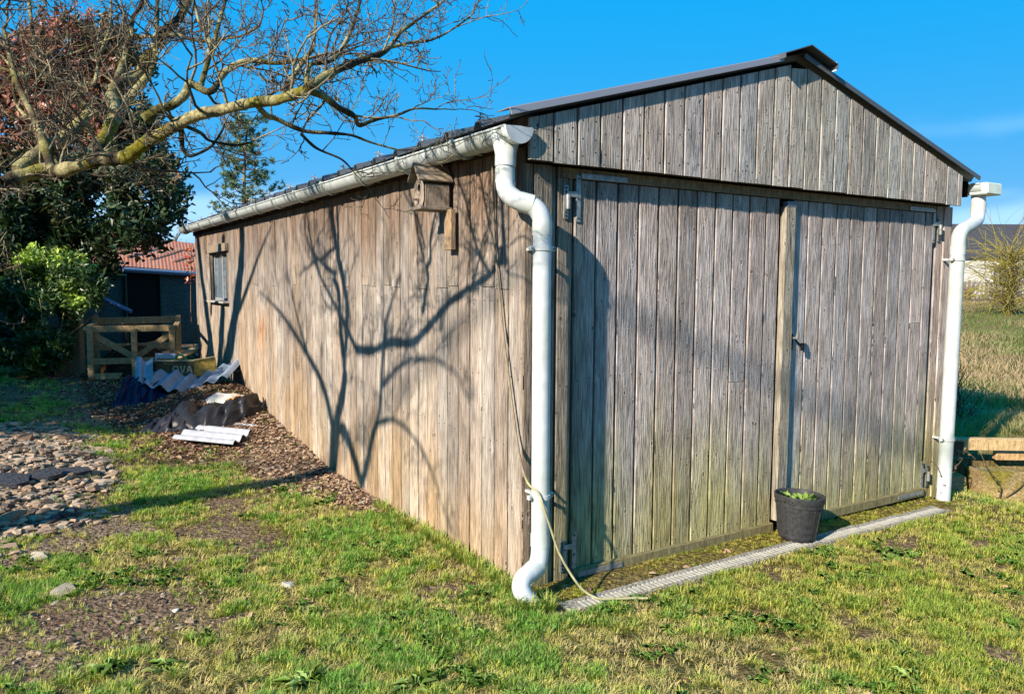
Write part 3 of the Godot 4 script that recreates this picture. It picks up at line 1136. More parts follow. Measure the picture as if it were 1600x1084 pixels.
		for e in 2:
			var yb := 1.955 if e == 0 else 0.0
			var yt := 2.205 if e == 0 else 0.255
			var zz := 0.006
			var st := MB.new()
			st.box(Transform3D(Basis(), Vector3(hx + s * 0.006, (yb + yt) / 2, zz)), Vector3(0.015, (yt - yb) / 2, 0.0028), Color.WHITE, 0.001)
			var ly := 2.2 if e == 0 else 0.012
			st.box(Transform3D(Basis(), Vector3(hx + s * 0.18, ly, zz + (0.006 if e == 0 else 0.018))), Vector3(0.16, 0.015, 0.0028), Color.WHITE, 0.001)
			var ay := 2.10 if e == 0 else 0.175
			st.box(Transform3D(Basis(), Vector3(hx - s * 0.035, ay, zz + 0.002)), Vector3(0.036, 0.015, 0.0028), Color.WHITE, 0.001)
			for q in 3:
				st.tube(PackedVector3Array([Vector3(hx + s * 0.006, lerpf(yb + 0.02, yt - 0.02, q / 2.0), zz), Vector3(hx + s * 0.006, lerpf(yb + 0.02, yt - 0.02, q / 2.0), zz + 0.007)]), PackedFloat32Array([0.008, 0.005]), 6, PackedColorArray([Color(0.3, 0.3, 0.3), Color(0.3, 0.3, 0.3)]))
			put("strap_hinge", st, mats.zinc, leaf)
			var hp := MB.new()
			var px := hx - s * 0.072
			var y0 := 1.97 if e == 0 else 0.04
			hp.box(Transform3D(Basis(), Vector3(px, y0 + 0.088, 0.001)), Vector3(0.016, 0.088, 0.003), Color.WHITE, 0.001)
			hp.tube(PackedVector3Array([Vector3(px + s * 0.004, y0 + 0.05, 0.016), Vector3(px + s * 0.004, y0 + 0.125, 0.016)]), PackedFloat32Array([0.014, 0.014]), 10, PackedColorArray([Color(2.0, 1.9, 1.75), Color(2.0, 1.9, 1.75)]))
			for q in 4:
				var by: float = y0 + [0.015, 0.035, 0.142, 0.162][q]
				hp.tube(PackedVector3Array([Vector3(px, by, 0.003), Vector3(px, by, 0.009)]), PackedFloat32Array([0.008, 0.006]), 6, PackedColorArray([Color(0.15, 0.15, 0.15), Color(0.15, 0.15, 0.15)]))
			put("hinge_plate", hp, mats.zinc, g)
		if side == 1:
			var hn := MB.new()
			hn.box(Transform3D(Basis(), Vector3(2.122, 1.25, 0.006)), Vector3(0.008, 0.055, 0.006), Color(0.06, 0.06, 0.06), 0.002)
			hn.tube(PackedVector3Array([Vector3(2.118, 1.275, 0.0), Vector3(2.118, 1.275, 0.055)]), PackedFloat32Array([0.009, 0.009]), 8, PackedColorArray([Color(0.9, 0.9, 0.88), Color(0.9, 0.9, 0.88)]))
			hn.tube(PackedVector3Array([Vector3(2.118, 1.275, 0.05), Vector3(2.118, 1.30, 0.056), Vector3(2.114, 1.32, 0.056)]), PackedFloat32Array([0.012, 0.012, 0.008]), 8, PackedColorArray([Color(1.3, 1.3, 1.25), Color(1.3, 1.3, 1.25), Color(1.3, 1.3, 1.25)]))
			hn.tube(PackedVector3Array([Vector3(2.122, 1.27, 0.03), Vector3(2.165, 1.235, 0.034), Vector3(2.185, 1.225, 0.034)]), PackedFloat32Array([0.007, 0.007, 0.007]), 6, PackedColorArray([Color(0.04, 0.04, 0.05), Color(0.04, 0.04, 0.05), Color(0.04, 0.04, 0.05)]))
			hn.box(Transform3D(Basis(), Vector3(2.197, 1.215, 0.034)), Vector3(0.014, 0.026, 0.008), Color(0.04, 0.04, 0.05), 0.004)
			put("handle", hn, mats.zinc, leaf)
	# cover strip between the leaves, with its metal cap
	board("cover_strip", g, Vector3(1.994, 0, 0.032), X, Z, 0.096, 0.06, 2.13, 0.045, tt, 0.0, 6)
	var cap := MB.new()
	cap.box(Transform3D(Basis(), Vector3(2.048, 2.148, 0.014)), Vector3(0.045, 0.018, 0.02), Color(0.5, 0.52, 0.56), 0.002)
	put("strip_cap", cap, mats.grey_trim, g)
	# window towards the rear
	var wf := MB.new()
	var wc := Color(0.33, 0.34, 0.36)
	for q in [-8.0, -7.48, -6.96]:
		wf.box(Transform3D(Basis(), Vector3(0.065, 1.71, q)), Vector3(0.02, 0.335, 0.025), wc, 0.003)
	for q in [1.39, 2.03]:
		wf.box(Transform3D(Basis(), Vector3(0.062, q, -7.48)), Vector3(0.02, 0.025, 0.55), wc, 0.003)
	var win := put("window", wf, mats.plain, g)
	wf = MB.new()
	wf.box(Transform3D(Basis(), Vector3(0.072, 1.71, -7.48)), Vector3(0.003, 0.32, 0.52))
	put("pane", wf, mats.glass, win)
	wf = MB.new()
	wf.box(Transform3D(Basis(), Vector3(-0.02, 1.368, -7.48)), Vector3(0.06, 0.012, 0.58), Color(0.5, 0.47, 0.42), 0.003)
	put("sill", wf, mats.weathered_wood, win)
	wf = MB.new()
	wf.box(Transform3D(Basis(), Vector3(-0.026, 2.07, -7.48)), Vector3(0.022, 0.05, 0.6), Color(0.33, 0.27, 0.21), 0.004)
	put("head_board", wf, mats.weathered_wood, win)
	wf = MB.new()
	wf.box(Transform3D(Basis(), Vector3(0.025, 1.71, -8.035)), Vector3(0.03, 0.34, 0.008), Color(0.35, 0.25, 0.16))
	wf.box(Transform3D(Basis(), Vector3(0.025, 1.71, -6.925)), Vector3(0.03, 0.34, 0.008), Color(0.35, 0.25, 0.16))
	put("reveal", wf, mats.weathered_wood, win)
	var nb := MB.new()
	for q in nails.size():
		var d := nail_dirs[q]
		var sd := Vector3.UP.cross(d)
		var c := Color(0.07, 0.055, 0.045)
		for e in 6:
			var a0 := TAU * e / 6
			var a1 := TAU * (e + 1) / 6
			nb.tri(nails[q] + d * 0.001, nails[q] + (sd * cos(a1) + Vector3.UP * sin(a1)) * 0.0045, nails[q] + (sd * cos(a0) + Vector3.UP * sin(a0)) * 0.0045, c)
	put("nail_heads", nb, mats.zinc, g).set_meta("kind", "stuff")
	build_roof()
	build_gutters()


func build_roof() -> void:
	var g := garage
	# profiled steel sheets: trapezoid ribs every 0.36 m running down the slope
	for side in 2:
		var s := -1.0 if side == 0 else 1.0
		var zz := 0.118
		while zz > -9.3:
			var z1 := maxf(zz - 1.08, -9.34)
			var mb := MB.new()
			var prof := []
			var q := zz
			while q > z1 + 0.01:
				prof.append(Vector2(q, 0.034))
				prof.append(Vector2(q - 0.04, 0.034))
				prof.append(Vector2(q - 0.06, 0.0))
				prof.append(Vector2(q - 0.18, 0.0))
				prof.append(Vector2(q - 0.19, 0.008))
				prof.append(Vector2(q - 0.21, 0.008))
				prof.append(Vector2(q - 0.22, 0.0))
				prof.append(Vector2(q - 0.34, 0.0))
				q -= 0.36
			prof.append(Vector2(z1, 0.034))
			for k in prof.size() - 1:
				var a: Vector2 = prof[k]
				var b: Vector2 = prof[k + 1]
				var xe := 2.0 + s * 2.13
				for th in [0.0, -0.006]:
					var r0 := Vector3(2.0, roof_y(2.0) + a.y + th, a.x)
					var r1 := Vector3(2.0, roof_y(2.0) + b.y + th, b.x)
					var e0 := Vector3(xe, roof_y(xe) + a.y + th, a.x)
					var e1 := Vector3(xe, roof_y(xe) + b.y + th, b.x)
					if (th == 0.0) == (s < 0):
						mb.quad(e0, e1, r1, r0)
					else:
						mb.quad(r0, r1, e1, e0)
				mb.quad(Vector3(xe, roof_y(xe) + a.y, a.x), Vector3(xe, roof_y(xe) + b.y, b.x), Vector3(xe, roof_y(xe) + b.y - 0.006, b.x), Vector3(xe, roof_y(xe) + a.y - 0.006, a.x))
			put("roof_sheet", mb, mats.roof_steel, g)
			zz = z1
		# eave board that closes the wall top
		var eb := MB.new()
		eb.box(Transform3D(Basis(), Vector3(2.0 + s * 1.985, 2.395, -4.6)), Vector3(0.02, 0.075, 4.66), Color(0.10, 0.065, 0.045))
		put("eave_board", eb, mats.weathered_wood, g)
	# hook bolts standing on every second rib above the left gutter
	for k in 13:
		var zb := -0.35 - 0.72 * k
		var mb := MB.new()
		var y := roof_y(-0.06) + 0.034
		mb.tube(PackedVector3Array([Vector3(-0.06, y - 0.01, zb), Vector3(-0.06, y + 0.045, zb)]), PackedFloat32Array([0.005, 0.005]), 6)
		mb.tube(PackedVector3Array([Vector3(-0.06, y, zb), Vector3(-0.06, y + 0.012, zb)]), PackedFloat32Array([0.018, 0.014]), 8)
		mb.bar(Vector3(-0.09, y + 0.028, zb - 0.012), Vector3(-0.03, y + 0.02, zb + 0.02), 0.012, 0.006)
		put("roof_bolt", mb, mats.zinc, g)
	# rake flashing on the left slope and the thinner edge on the right slope
	var fl := MB.new()
	var a := Vector3(-0.165, roof_y(-0.165) + 0.020, 0.128)
	var b := Vector3(1.80, roof_y(1.80) + 0.020, 0.128)
	fl.bar(a, b, 0.012, 0.036, Color.WHITE, Vector3.UP, 0.002)
	fl.bar(a + Vector3(0, 0.019, -0.07), b + Vector3(0, 0.019, -0.07), 0.14, 0.004)
	put("rake_flashing", fl, mats.grey_trim, g)
	fl = MB.new()
	fl.bar(Vector3(2.0, roof_y(2.0) + 0.012, 0.126), Vector3(4.13, roof_y(4.13) + 0.012, 0.126), 0.008, 0.034, Color.WHITE, Vector3.UP, 0.002)
	put("rake_edge", fl, mats.roof_steel, g)
	# ridge cap, raised over the ribs, its right wing sprung open
	fl = MB.new()
	var zr := -4.58
	var hl := 4.76
	for wing in [[-0.24, 0.0, 0.03], [0.26, 0.0, 0.055]]:
		var xw: float = 2.0 + wing[0]
		var yw: float = roof_y(xw) + 0.03 + wing[2] * 0.5
		var p := Vector3(2.0, roof_y(2.0) + 0.062, zr)
		var e := Vector3(xw, yw, zr)
		var dir := (e - p).normalized()
		fl.box(Transform3D(Basis(dir, Vector3(-dir.y, dir.x, 0), Vector3.BACK), (p + e) / 2), Vector3((e - p).length() / 2, 0.003, hl))
		fl.box(Transform3D(Basis(), e + Vector3(0, -0.012, 0)), Vector3(0.003, 0.016, hl))
	put("ridge_cap", fl, mats.roof_steel, g)
	fl = MB.new()
	fl.bar(Vector3(2.262, roof_y(2.26) + 0.02, 0.15), Vector3(2.262, roof_y(2.26) + 0.075, 0.15), 0.035, 0.004, Color(0.85, 0.85, 0.82), Vector3.RIGHT)
	put("ridge_end_tab", fl, mats.pvc, g)


func half_round(mb: MB, c0: Vector3, c1: Vector3, r: float, col) -> void:
	var n := 14
	var segs := 40
	var side := (c1 - c0).cross(Vector3.UP).normalized()
	for layer in 2:
		var rr := r if layer == 0 else r - 0.004
		var pts := []
		var cols := PackedColorArray()
		for k in segs + 1:
			var c := c0.lerp(c1, float(k) / segs)
			for q in n + 1:
				var a := PI * q / n
				pts.append(c + side * cos(a) * rr + Vector3(0, -sin(a) * rr, 0))
				cols.append(col.call(c, a))
		mb.grid(pts, n + 1, segs + 1, cols)
	for e in [-1.0, 1.0]:
		mb.tube(PackedVector3Array([c0 + side * e * (r + 0.001), c1 + side * e * (r + 0.001)]), PackedFloat32Array([0.007, 0.007]), 7, PackedColorArray([Color(0.54, 0.555, 0.525), Color(0.54, 0.555, 0.525)]))


func smooth_path(p: Array, per: int) -> PackedVector3Array:
	var c := Curve3D.new()
	for k in p.size():
		var t := Vector3.ZERO
		if k > 0 and k < p.size() - 1:
			t = (p[k + 1] - p[k - 1]) / 6.0
			t = t.normalized() * minf(t.length(), minf((p[k + 1] - p[k]).length(), (p[k] - p[k - 1]).length()) * 0.4)
		c.add_point(p[k], -t, t)
	var out := PackedVector3Array()
	for k in p.size() - 1:
		for q in per:
			out.append(c.sample(k, float(q) / per))
	out.append(p[p.size() - 1])
	return out


func pipe(called: String, pts: Array, r: float, parent: Node) -> MeshInstance3D:
	var path := smooth_path(pts, 6)
	var rr := PackedFloat32Array()
	var cols := PackedColorArray()
	for p in path:
		rr.append(r)
		var n := noise_a.get_noise_2d(p.y * 120.0 + p.x * 60.0, p.z * 60.0)
		cols.append(mix3(Color(0.57, 0.585, 0.585), Color(0.49, 0.51, 0.45), sst(-0.1, 0.5, n) * 0.8))
	var mb := MB.new()
	mb.tube(path, rr, 22, cols)
	return put(called, mb, mats.pvc, parent)


func collar(pp: Node, c: Vector3, d: Vector3, r: float) -> void:
	var mb := MB.new()
	mb.tube(PackedVector3Array([c - d * 0.035, c - d * 0.033, c + d * 0.033, c + d * 0.035]), PackedFloat32Array([r, r + 0.0035, r + 0.0035, r]), 22, PackedColorArray([Color(0.54, 0.555, 0.525), Color(0.54, 0.555, 0.525), Color(0.54, 0.555, 0.525), Color(0.54, 0.555, 0.525)]))
	put("collar", mb, mats.pvc, pp)


func clip(pp: Node, c: Vector3, r: float, wall: Vector3) -> void:
	var mb := MB.new()
	var w := Color(0.55, 0.555, 0.53)
	mb.tube(PackedVector3Array([c - Vector3(0, 0.011, 0), c + Vector3(0, 0.011, 0)]), PackedFloat32Array([r + 0.006, r + 0.006]), 22, PackedColorArray([w, w]))
	for s in [-1.0, 1.0]:
		mb.box(Transform3D(Basis(), c + Vector3(s * (r + 0.015), 0, 0)), Vector3(0.014, 0.012, 0.011), w, 0.002)
		mb.tube(PackedVector3Array([c + Vector3(s * (r + 0.018), 0, 0.008), c + Vector3(s * (r + 0.018), 0, 0.018)]), PackedFloat32Array([0.006, 0.006]), 6, PackedColorArray([Color(0.2, 0.2, 0.2), Color(0.2, 0.2, 0.2)]))
	mb.bar(c, wall, 0.02, 0.014, w)
	put("pipe_clip", mb, mats.pvc, pp)


func build_gutters() -> void:
	var g := garage
	var col := func(c, a):
		var n := noise_a.get_noise_2d(c.z * 60.0 + 9.0, a * 14.0)
		var n2 := noise_b.get_noise_2d(c.z * 200.0, a * 30.0)
		var k := sst(0.0, 0.5, n) * 0.7 * sst(-1.0, -3.5, c.z)
		return mix3(Color(0.53, 0.55, 0.54), Color(0.34, 0.33, 0.25), k + 0.25 * sst(0.2, 0.6, n2))
	var mb := MB.new()
	var c0 := Vector3(-0.113, 2.388, 0.12)
	var c1 := Vector3(-0.113, 2.432, -9.4)
	half_round(mb, c0, c1, 0.076, col)
	var gut := put("gutter", mb, mats.pvc, g)
	gut.set_meta("label", "long left gutter with brackets over the boarded side wall")
	# end cap
	var ec := MB.new()
	var n := 14
	for q in n:
		var a0 := PI * q / n
		var a1 := PI * (q + 1) / n
		var p0 := c0 + Vector3(cos(a0), -sin(a0), 0) * 0.081
		var p1 := c0 + Vector3(cos(a1), -sin(a1), 0) * 0.081
		ec.tri(c0 + Vector3(0, 0.004, 0.012), p0 + Vector3(0, 0, 0.012), p1 + Vector3(0, 0, 0.012), Color(0.42, 0.45, 0.47))
		ec.quad(p0 + Vector3(0, 0, -0.03), p1 + Vector3(0, 0, -0.03), p1 + Vector3(0, 0, 0.012), p0 + Vector3(0, 0, 0.012), Color(0.7, 0.72, 0.7))
	put("end_cap", ec, mats.pvc, gut)
	# brackets and joint sleeves
	for k in 13:
		var z := -0.43 - 0.735 * k
		if z < -9.3:
			break
		var b := MB.new()
		var c := c0.lerp(c1, (0.12 - z) / 9.52)
		for q in 10:
			var a0 := PI * q / 10
			var a1 := PI * (q + 1) / 10
			b.bar(c + Vector3(-cos(a0), -sin(a0), 0) * 0.083, c + Vector3(-cos(a1), -sin(a1), 0) * 0.083, 0.026, 0.012, Color(0.26, 0.275, 0.25), Vector3(cos((a0 + a1) / 2), sin((a0 + a1) / 2), 0))
		b.bar(c + Vector3(0.06, -0.055, 0), Vector3(0.01, c.y - 0.055, z), 0.02, 0.006, Color(0.6, 0.62, 0.58))
		b.box(Transform3D(Basis(), c + Vector3(-0.08, 0.004, 0)), Vector3(0.012, 0.008, 0.012), Color(0.62, 0.64, 0.60))
		put("bracket", b, mats.pvc, gut)
	for z in [-0.16, -1.83, -4.8]:
		var b := MB.new()
		var c := c0.lerp(c1, (0.12 - z) / 9.52)
		half_round(b, c + Vector3(0, 0, 0.07), c - Vector3(0, 0, 0.07), 0.0795, func(_c, _a): return Color(0.48, 0.5, 0.46))
		put("joint_sleeve", b, mats.pvc, gut)
	# left downpipe
	var pts := [Vector3(-0.115, 2.33, 0.005), Vector3(-0.118, 2.24, 0.005), Vector3(-0.124, 2.15, 0.012), Vector3(-0.122, 2.085, 0.03), Vector3(-0.09, 2.045, 0.06), Vector3(-0.045, 2.025, 0.09), Vector3(0.0, 1.995, 0.118), Vector3(0.024, 1.94, 0.13), Vector3(0.026, 1.85, 0.13), Vector3(0.027, 1.2, 0.13), Vector3(0.03, 0.30, 0.13), Vector3(0.028, 0.235, 0.132), Vector3(0.01, 0.18, 0.14), Vector3(-0.04, 0.15, 0.157), Vector3(-0.095, 0.135, 0.172), Vector3(-0.125, 0.10, 0.19), Vector3(-0.118, 0.06, 0.21), Vector3(-0.095, 0.02, 0.225), Vector3(-0.075, -0.05, 0.236)]
	var dp := pipe("downpipe", pts, 0.0475, g)
	dp.set_meta("label", "left downpipe with a double bend at its foot")
	var hop := MB.new()
	hop.tube(PackedVector3Array([Vector3(-0.113, 2.38, 0.0), Vector3(-0.114, 2.33, 0.004), Vector3(-0.116, 2.27, 0.006), Vector3(-0.119, 2.21, 0.008)]), PackedFloat32Array([0.08, 0.068, 0.054, 0.053]), 22, PackedColorArray([Color(0.56, 0.58, 0.55), Color(0.56, 0.58, 0.55), Color(0.56, 0.58, 0.55), Color(0.56, 0.58, 0.55)]))
	put("outlet", hop, mats.pvc, dp)
	collar(dp, Vector3(-0.122, 2.165, 0.011), Vector3.UP, 0.0475)
	collar(dp, Vector3(-0.045, 2.025, 0.09), Vector3(0.8, -0.25, 0.52).normalized(), 0.0475)
	collar(dp, Vector3(0.026, 1.90, 0.13), Vector3.UP, 0.0475)
	collar(dp, Vector3(0.03, 0.30, 0.13), Vector3.UP, 0.0475)
	collar(dp, Vector3(-0.02, 0.157, 0.15), Vector3(0.9, 0.28, -0.3).normalized(), 0.0475)
	clip(dp, Vector3(0.026, 1.80, 0.13), 0.0475, Vector3(0.026, 1.80, 0.0))
	clip(dp, Vector3(0.029, 0.53, 0.13), 0.0475, Vector3(0.029, 0.53, 0.0))
	# right gutter end and downpipe
	mb = MB.new()
	var d0 := Vector3(4.20, 2.42, 0.13)
	var d1 := Vector3(4.20, 2.45, -9.4)
	half_round(mb, d0, d1, 0.076, col)
	gut = put("gutter", mb, mats.pvc, g)
	gut.set_meta("label", "right gutter, only its square front end showing past the gable")
	ec = MB.new()
	ec.box(Transform3D(Basis(), Vector3(4.26, 2.385, 0.10)), Vector3(0.105, 0.045, 0.075), Color(0.72, 0.76, 0.62), 0.008)
	put("hopper", ec, mats.pvc, gut)
	ec = MB.new()
	ec.box(Transform3D(Basis(), Vector3(4.06, 2.38, 0.04)), Vector3(0.03, 0.06, 0.02), Color(0.05, 0.05, 0.05))
	put("end_bracket", ec, mats.dark, gut)
	pts = [Vector3(4.247, 2.37, 0.06), Vector3(4.246, 2.27, 0.062), Vector3(4.238, 2.20, 0.066), Vector3(4.20, 2.14, 0.075), Vector3(4.08, 2.095, 0.09), Vector3(3.96, 2.055, 0.10), Vector3(3.91, 2.005, 0.105), Vector3(3.897, 1.93, 0.108), Vector3(3.895, 1.75, 0.108), Vector3(3.885, 1.0, 0.108), Vector3(3.868, -0.12, 0.108)]
	dp = pipe("downpipe", pts, 0.052, g)
	dp.set_meta("label", "right downpipe at the far corner of the doors")
	collar(dp, Vector3(4.246, 2.25, 0.063), Vector3.UP, 0.052)
	collar(dp, Vector3(3.896, 1.90, 0.108), Vector3.UP, 0.052)
	clip(dp, Vector3(3.893, 1.83, 0.108), 0.052, Vector3(3.893, 1.83, 0.0))
	clip(dp, Vector3(3.876, 0.435, 0.108), 0.052, Vector3(3.876, 0.435, 0.0))


# ---------------------------------------------------------------- small things by the garage
func build_birdhouse() -> void:
	var b := thing("birdhouse", "grey wooden birdhouse with pitched roof and round hole, fixed under the left gutter", "birdhouse", Vector3(-0.125, 2.062, -0.825))
	b.scale = Vector3(0.68, 0.88, 0.80)
	# its front looks along -x towards the garden's left; local: x = out from wall is -x
	var w := Color(0.37, 0.31, 0.26)
	var mb := MB.new()
	mb.box(Transform3D(Basis(), Vector3(-0.01, 0.0, 0.0)), Vector3(0.15, 0.010, 0.105), w, 0.002)
	put("floor_board", mb, mats.weathered_wood, b)
	for s in [-1.0, 1.0]:
		mb = MB.new()
		mb.box(Transform3D(Basis(), Vector3(0.01, 0.085, s * 0.075)), Vector3(0.115, 0.075, 0.008), w * rf(0.9, 1.0), 0.002)
		put("side_board", mb, mats.weathered_wood, b)
	# front with gable, hole built as a dark recess with a rim
	for f in [-0.118, 0.13]:
		mb = MB.new()
		var t := 0.012
		var p := [Vector3(f, 0.01, -0.082), Vector3(f, 0.165, -0.082), Vector3(f, 0.262, 0.0), Vector3(f, 0.165, 0.082), Vector3(f, 0.01, 0.082)]
		var n := 16
		if f < 0:
			# ring of faces between the outline and the hole
			var hole := []
			var outl := []
			for q in n:
				var a := TAU * q / n
				var d := Vector3(0, sin(a), cos(a))
				hole.append(Vector3(f, 0.135, 0) + d * 0.026)
				var r := 0.2
				for e in 5:
					var u: Vector3 = p[e]
					var v: Vector3 = p[(e + 1) % 5]
					var ed := v - u
					var nn := Vector3(0, ed.z, -ed.y).normalized()
					if nn.dot(u - Vector3(f, 0.135, 0)) < 0:
						nn = -nn
					var dn := nn.dot(d)
					if dn > 0.001:
						r = minf(r, nn.dot(u - Vector3(f, 0.135, 0)) / dn)
				outl.append(Vector3(f, 0.135, 0) + d * r)
			for q in n:
				var q2 := (q + 1) % n
				mb.quad(hole[q], hole[q2], outl[q2], outl[q], w * 1.25)
				mb.quad(hole[q], hole[q] + Vector3(t, 0, 0), hole[q2] + Vector3(t, 0, 0), hole[q2], w * 0.5)
			put("front_board", mb, mats.weathered_wood, b)
			mb = MB.new()
			mb.box(Transform3D(Basis(), Vector3(f + 0.02, 0.135, 0)), Vector3(0.004, 0.04, 0.05))
			put("entrance_hole", mb, mats.dark, b)
		else:
			for e in 3:
				mb.tri(p[0], p[e + 1], p[e + 2], w)
			put("back_board", mb, mats.weathered_wood, b)
	for s in [-1.0, 1.0]:
		for half in 2:
			mb = MB.new()
			var dirv := Vector3(0, -0.75, s * 0.66).normalized()
			var top := Vector3(-0.01, 0.285, 0.0)
			var c := top + dirv * (0.038 + 0.072 * half) + Vector3(0, 0.004 - 0.006 * half + 0.008, 0)
			var nrm := Vector3(0, 0.66, s * 0.75).normalized()
			mb.box(Transform3D(Basis(Vector3.RIGHT, nrm, Vector3.RIGHT.cross(nrm)), c), Vector3(0.165, 0.007, 0.04), Color(0.42, 0.34, 0.26) * rf(0.9, 1.1), 0.002)
			put("roof_board", mb, mats.weathered_wood, b)
	mb = MB.new()
	mb.bar(Vector3(-0.12, 0.06, 0.0), Vector3(-0.17, 0.055, 0.0), 0.014, 0.014, w)
	put("perch", mb, mats.weathered_wood, b)
	mb = MB.new()
	mb.box(Transform3D(Basis(), Vector3(0.118, -0.14, 0.105)), Vector3(0.024, 0.135, 0.055), Color(0.44, 0.32, 0.21), 0.004)
	put("mounting_block", mb, mats.weathered_wood, b)


func build_rope() -> void:
	var pts := [Vector3(-0.03, 2.28, -0.27), Vector3(-0.03, 1.88, -0.25), Vector3(-0.028, 1.6, -0.2), Vector3(-0.03, 1.33, -0.145), Vector3(-0.03, 0.96, -0.05), Vector3(-0.035, 0.72, 0.03), Vector3(-0.03, 0.60, 0.1), Vector3(-0.01, 0.56, 0.17), Vector3(0.01, 0.47, 0.2), Vector3(0.05, 0.36, 0.205), Vector3(0.09, 0.25, 0.21), Vector3(0.13, 0.15, 0.25), Vector3(0.18, 0.06, 0.30), Vector3(0.235, 0.022, 0.36), Vector3(0.30, 0.02, 0.40), Vector3(0.39, 0.018, 0.44), Vector3(0.46, 0.018, 0.485)]
	var path := smooth_path(pts, 5)
	var rr := PackedFloat32Array()
	var cols := PackedColorArray()
	for k in path.size():
		rr.append(0.0065)
		cols.append(Color(0.5, 0.46, 0.26) if path[k].y < 0.62 else Color(0.36, 0.29, 0.20))
	var mb := MB.new()
	mb.tube(path, rr, 7, cols)
	tag(put("rope", mb, mats.plain), "thin pale rope hanging down the corner of the garage and trailing onto the lawn", "rope")


func build_pot() -> void:
	var at := Vector3(1.985, 0.0, 0.205)
	var p := thing("plant_pot", "black plastic plant pot standing on the drain in front of the doors", "plant pot", at)
	p.rotation = Vector3(0.03, 0.4, -0.035)
	var mb := MB.new()
	mb.lathe(Vector3.ZERO, PackedVector2Array([Vector2(0.0, 0.004), Vector2(0.105, 0.004), Vector2(0.110, 0.0), Vector2(0.118, 0.02), Vector2(0.142, 0.215), Vector2(0.149, 0.218), Vector2(0.15, 0.242), Vector2(0.155, 0.245), Vector2(0.158, 0.280), Vector2(0.154, 0.285), Vector2(0.149, 0.280), Vector2(0.143, 0.235), Vector2(0.14, 0.20)]), 40)
	put("pot_wall", mb, mats.pot_plastic, p)
	mb = MB.new()
	for k in 18:
		var a := TAU * k / 18
		var d := Vector3(cos(a), 0, sin(a))
		mb.bar(d * 0.1195 + Vector3(0, 0.03, 0), d * 0.1425 + Vector3(0, 0.212, 0), 0.005, 0.004, Color.WHITE, d)
	put("ribs", mb, mats.pot_plastic, p)
	mb = MB.new()
	for k in 4:
		var a := TAU * k / 4 + 0.5
		var d := Vector3(cos(a), 0, sin(a))
		mb.box(Transform3D(Basis(Vector3.UP, -a), d * 0.113 + Vector3(0, 0.014, 0)), Vector3(0.004, 0.010, 0.013))
	put("drain_hole", mb, mats.dark, p)
	mb = MB.new()
	mb.lathe(Vector3.ZERO, PackedVector2Array([Vector2(0.141, 0.225), Vector2(0.09, 0.236), Vector2(0.0, 0.24)]), 24, Color(0.10, 0.07, 0.05))
	put("soil", mb, mats.ground, p)
	# the weeds that grow in it
	var w := MB.new()
	for k in 46:
		var a := rf(0, TAU)
		var r := 0.12 * sqrt(rf(0, 1))
		var base := Vector3(cos(a) * r, 0.232, sin(a) * r)
		if base.x < -0.03 and rng.randf() < 0.6:
			continue
		var d := Vector3(cos(a + rf(-1, 1)), 0, sin(a + rf(-1, 1)))
		var l := rf(0.03, 0.085)
		var sd := Vector3(d.z, 0, -d.x) * l * 0.13
		var up := rf(0.35, 1.0)
		for q in 3:
			var dd := d.rotated(Vector3.UP, (q - 1) * 0.8)
			var s2 := Vector3(dd.z, 0, -dd.x) * l * 0.16
			var m := base + dd * l * 0.5 + Vector3(0, l * up * 0.55, 0)
			var tip := base + dd * l * 0.95 + Vector3(0, l * up * 0.7, 0)
			var c := mix3(Color(0.13, 0.24, 0.05), Color(0.22, 0.30, 0.07), rf(0, 1))
			w.quad(base, m - s2, tip, m + s2, c)
	var o := put("pot_weeds", w, mats.leaf)
	o.position = at
	tag(o, "tuft of green weeds growing in the black plant pot", "plant")


func build_drain() -> void:
	var d := thing("drainage_channel", "pale concrete drainage channel with slotted grating along the foot of the doors", "drain", Vector3(0.07, 0, 0.33))
	var ang := atan2(0.02, 1.0)
	var bs := Basis(Vector3.UP, ang)
	var cc := Color(0.44, 0.42, 0.37)
	for k in 7:
		var x0 := 0.5 * k + (0.06 if k == 0 else 0.0)
		var ln := 0.496 - (0.06 if k == 0 else 0.0)
		var drop := -0.004 - 0.03 * sst(1.0, 3.5, x0)
		var mb := MB.new()
		for s in [-1.0, 1.0]:
			mb.box(Transform3D(bs, bs * Vector3(x0 + ln / 2, drop - 0.03, s * 0.056)), Vector3(ln / 2, 0.036, 0.012), cc * rf(0.9, 1.08), 0.003)
		put("channel_kerb", mb, mats.stone, d)
		mb = MB.new()
		var sl := 0.0
		while sl < ln - 0.01:
			mb.box(Transform3D(bs, bs * Vector3(x0 + sl + 0.009, drop - 0.004, 0)), Vector3(0.0075, 0.005, 0.044), Color(0.50, 0.485, 0.44) * rf(0.85, 1.05))
			sl += 0.031
		put("grating", mb, mats.plain, d)
	var e := MB.new()
	e.box(Transform3D(bs, bs * Vector3(0.02, -0.03, 0)), Vector3(0.038, 0.034, 0.066), cc * 1.1, 0.004)
	put("channel_end", e, mats.stone, d)
	e = MB.new()
	e.box(Transform3D(bs, bs * Vector3(1.75, -0.092, 0)), Vector3(1.72, 0.01, 0.05), Color(0.035, 0.03, 0.025))
	put("channel_bottom", e, mats.stone, d)


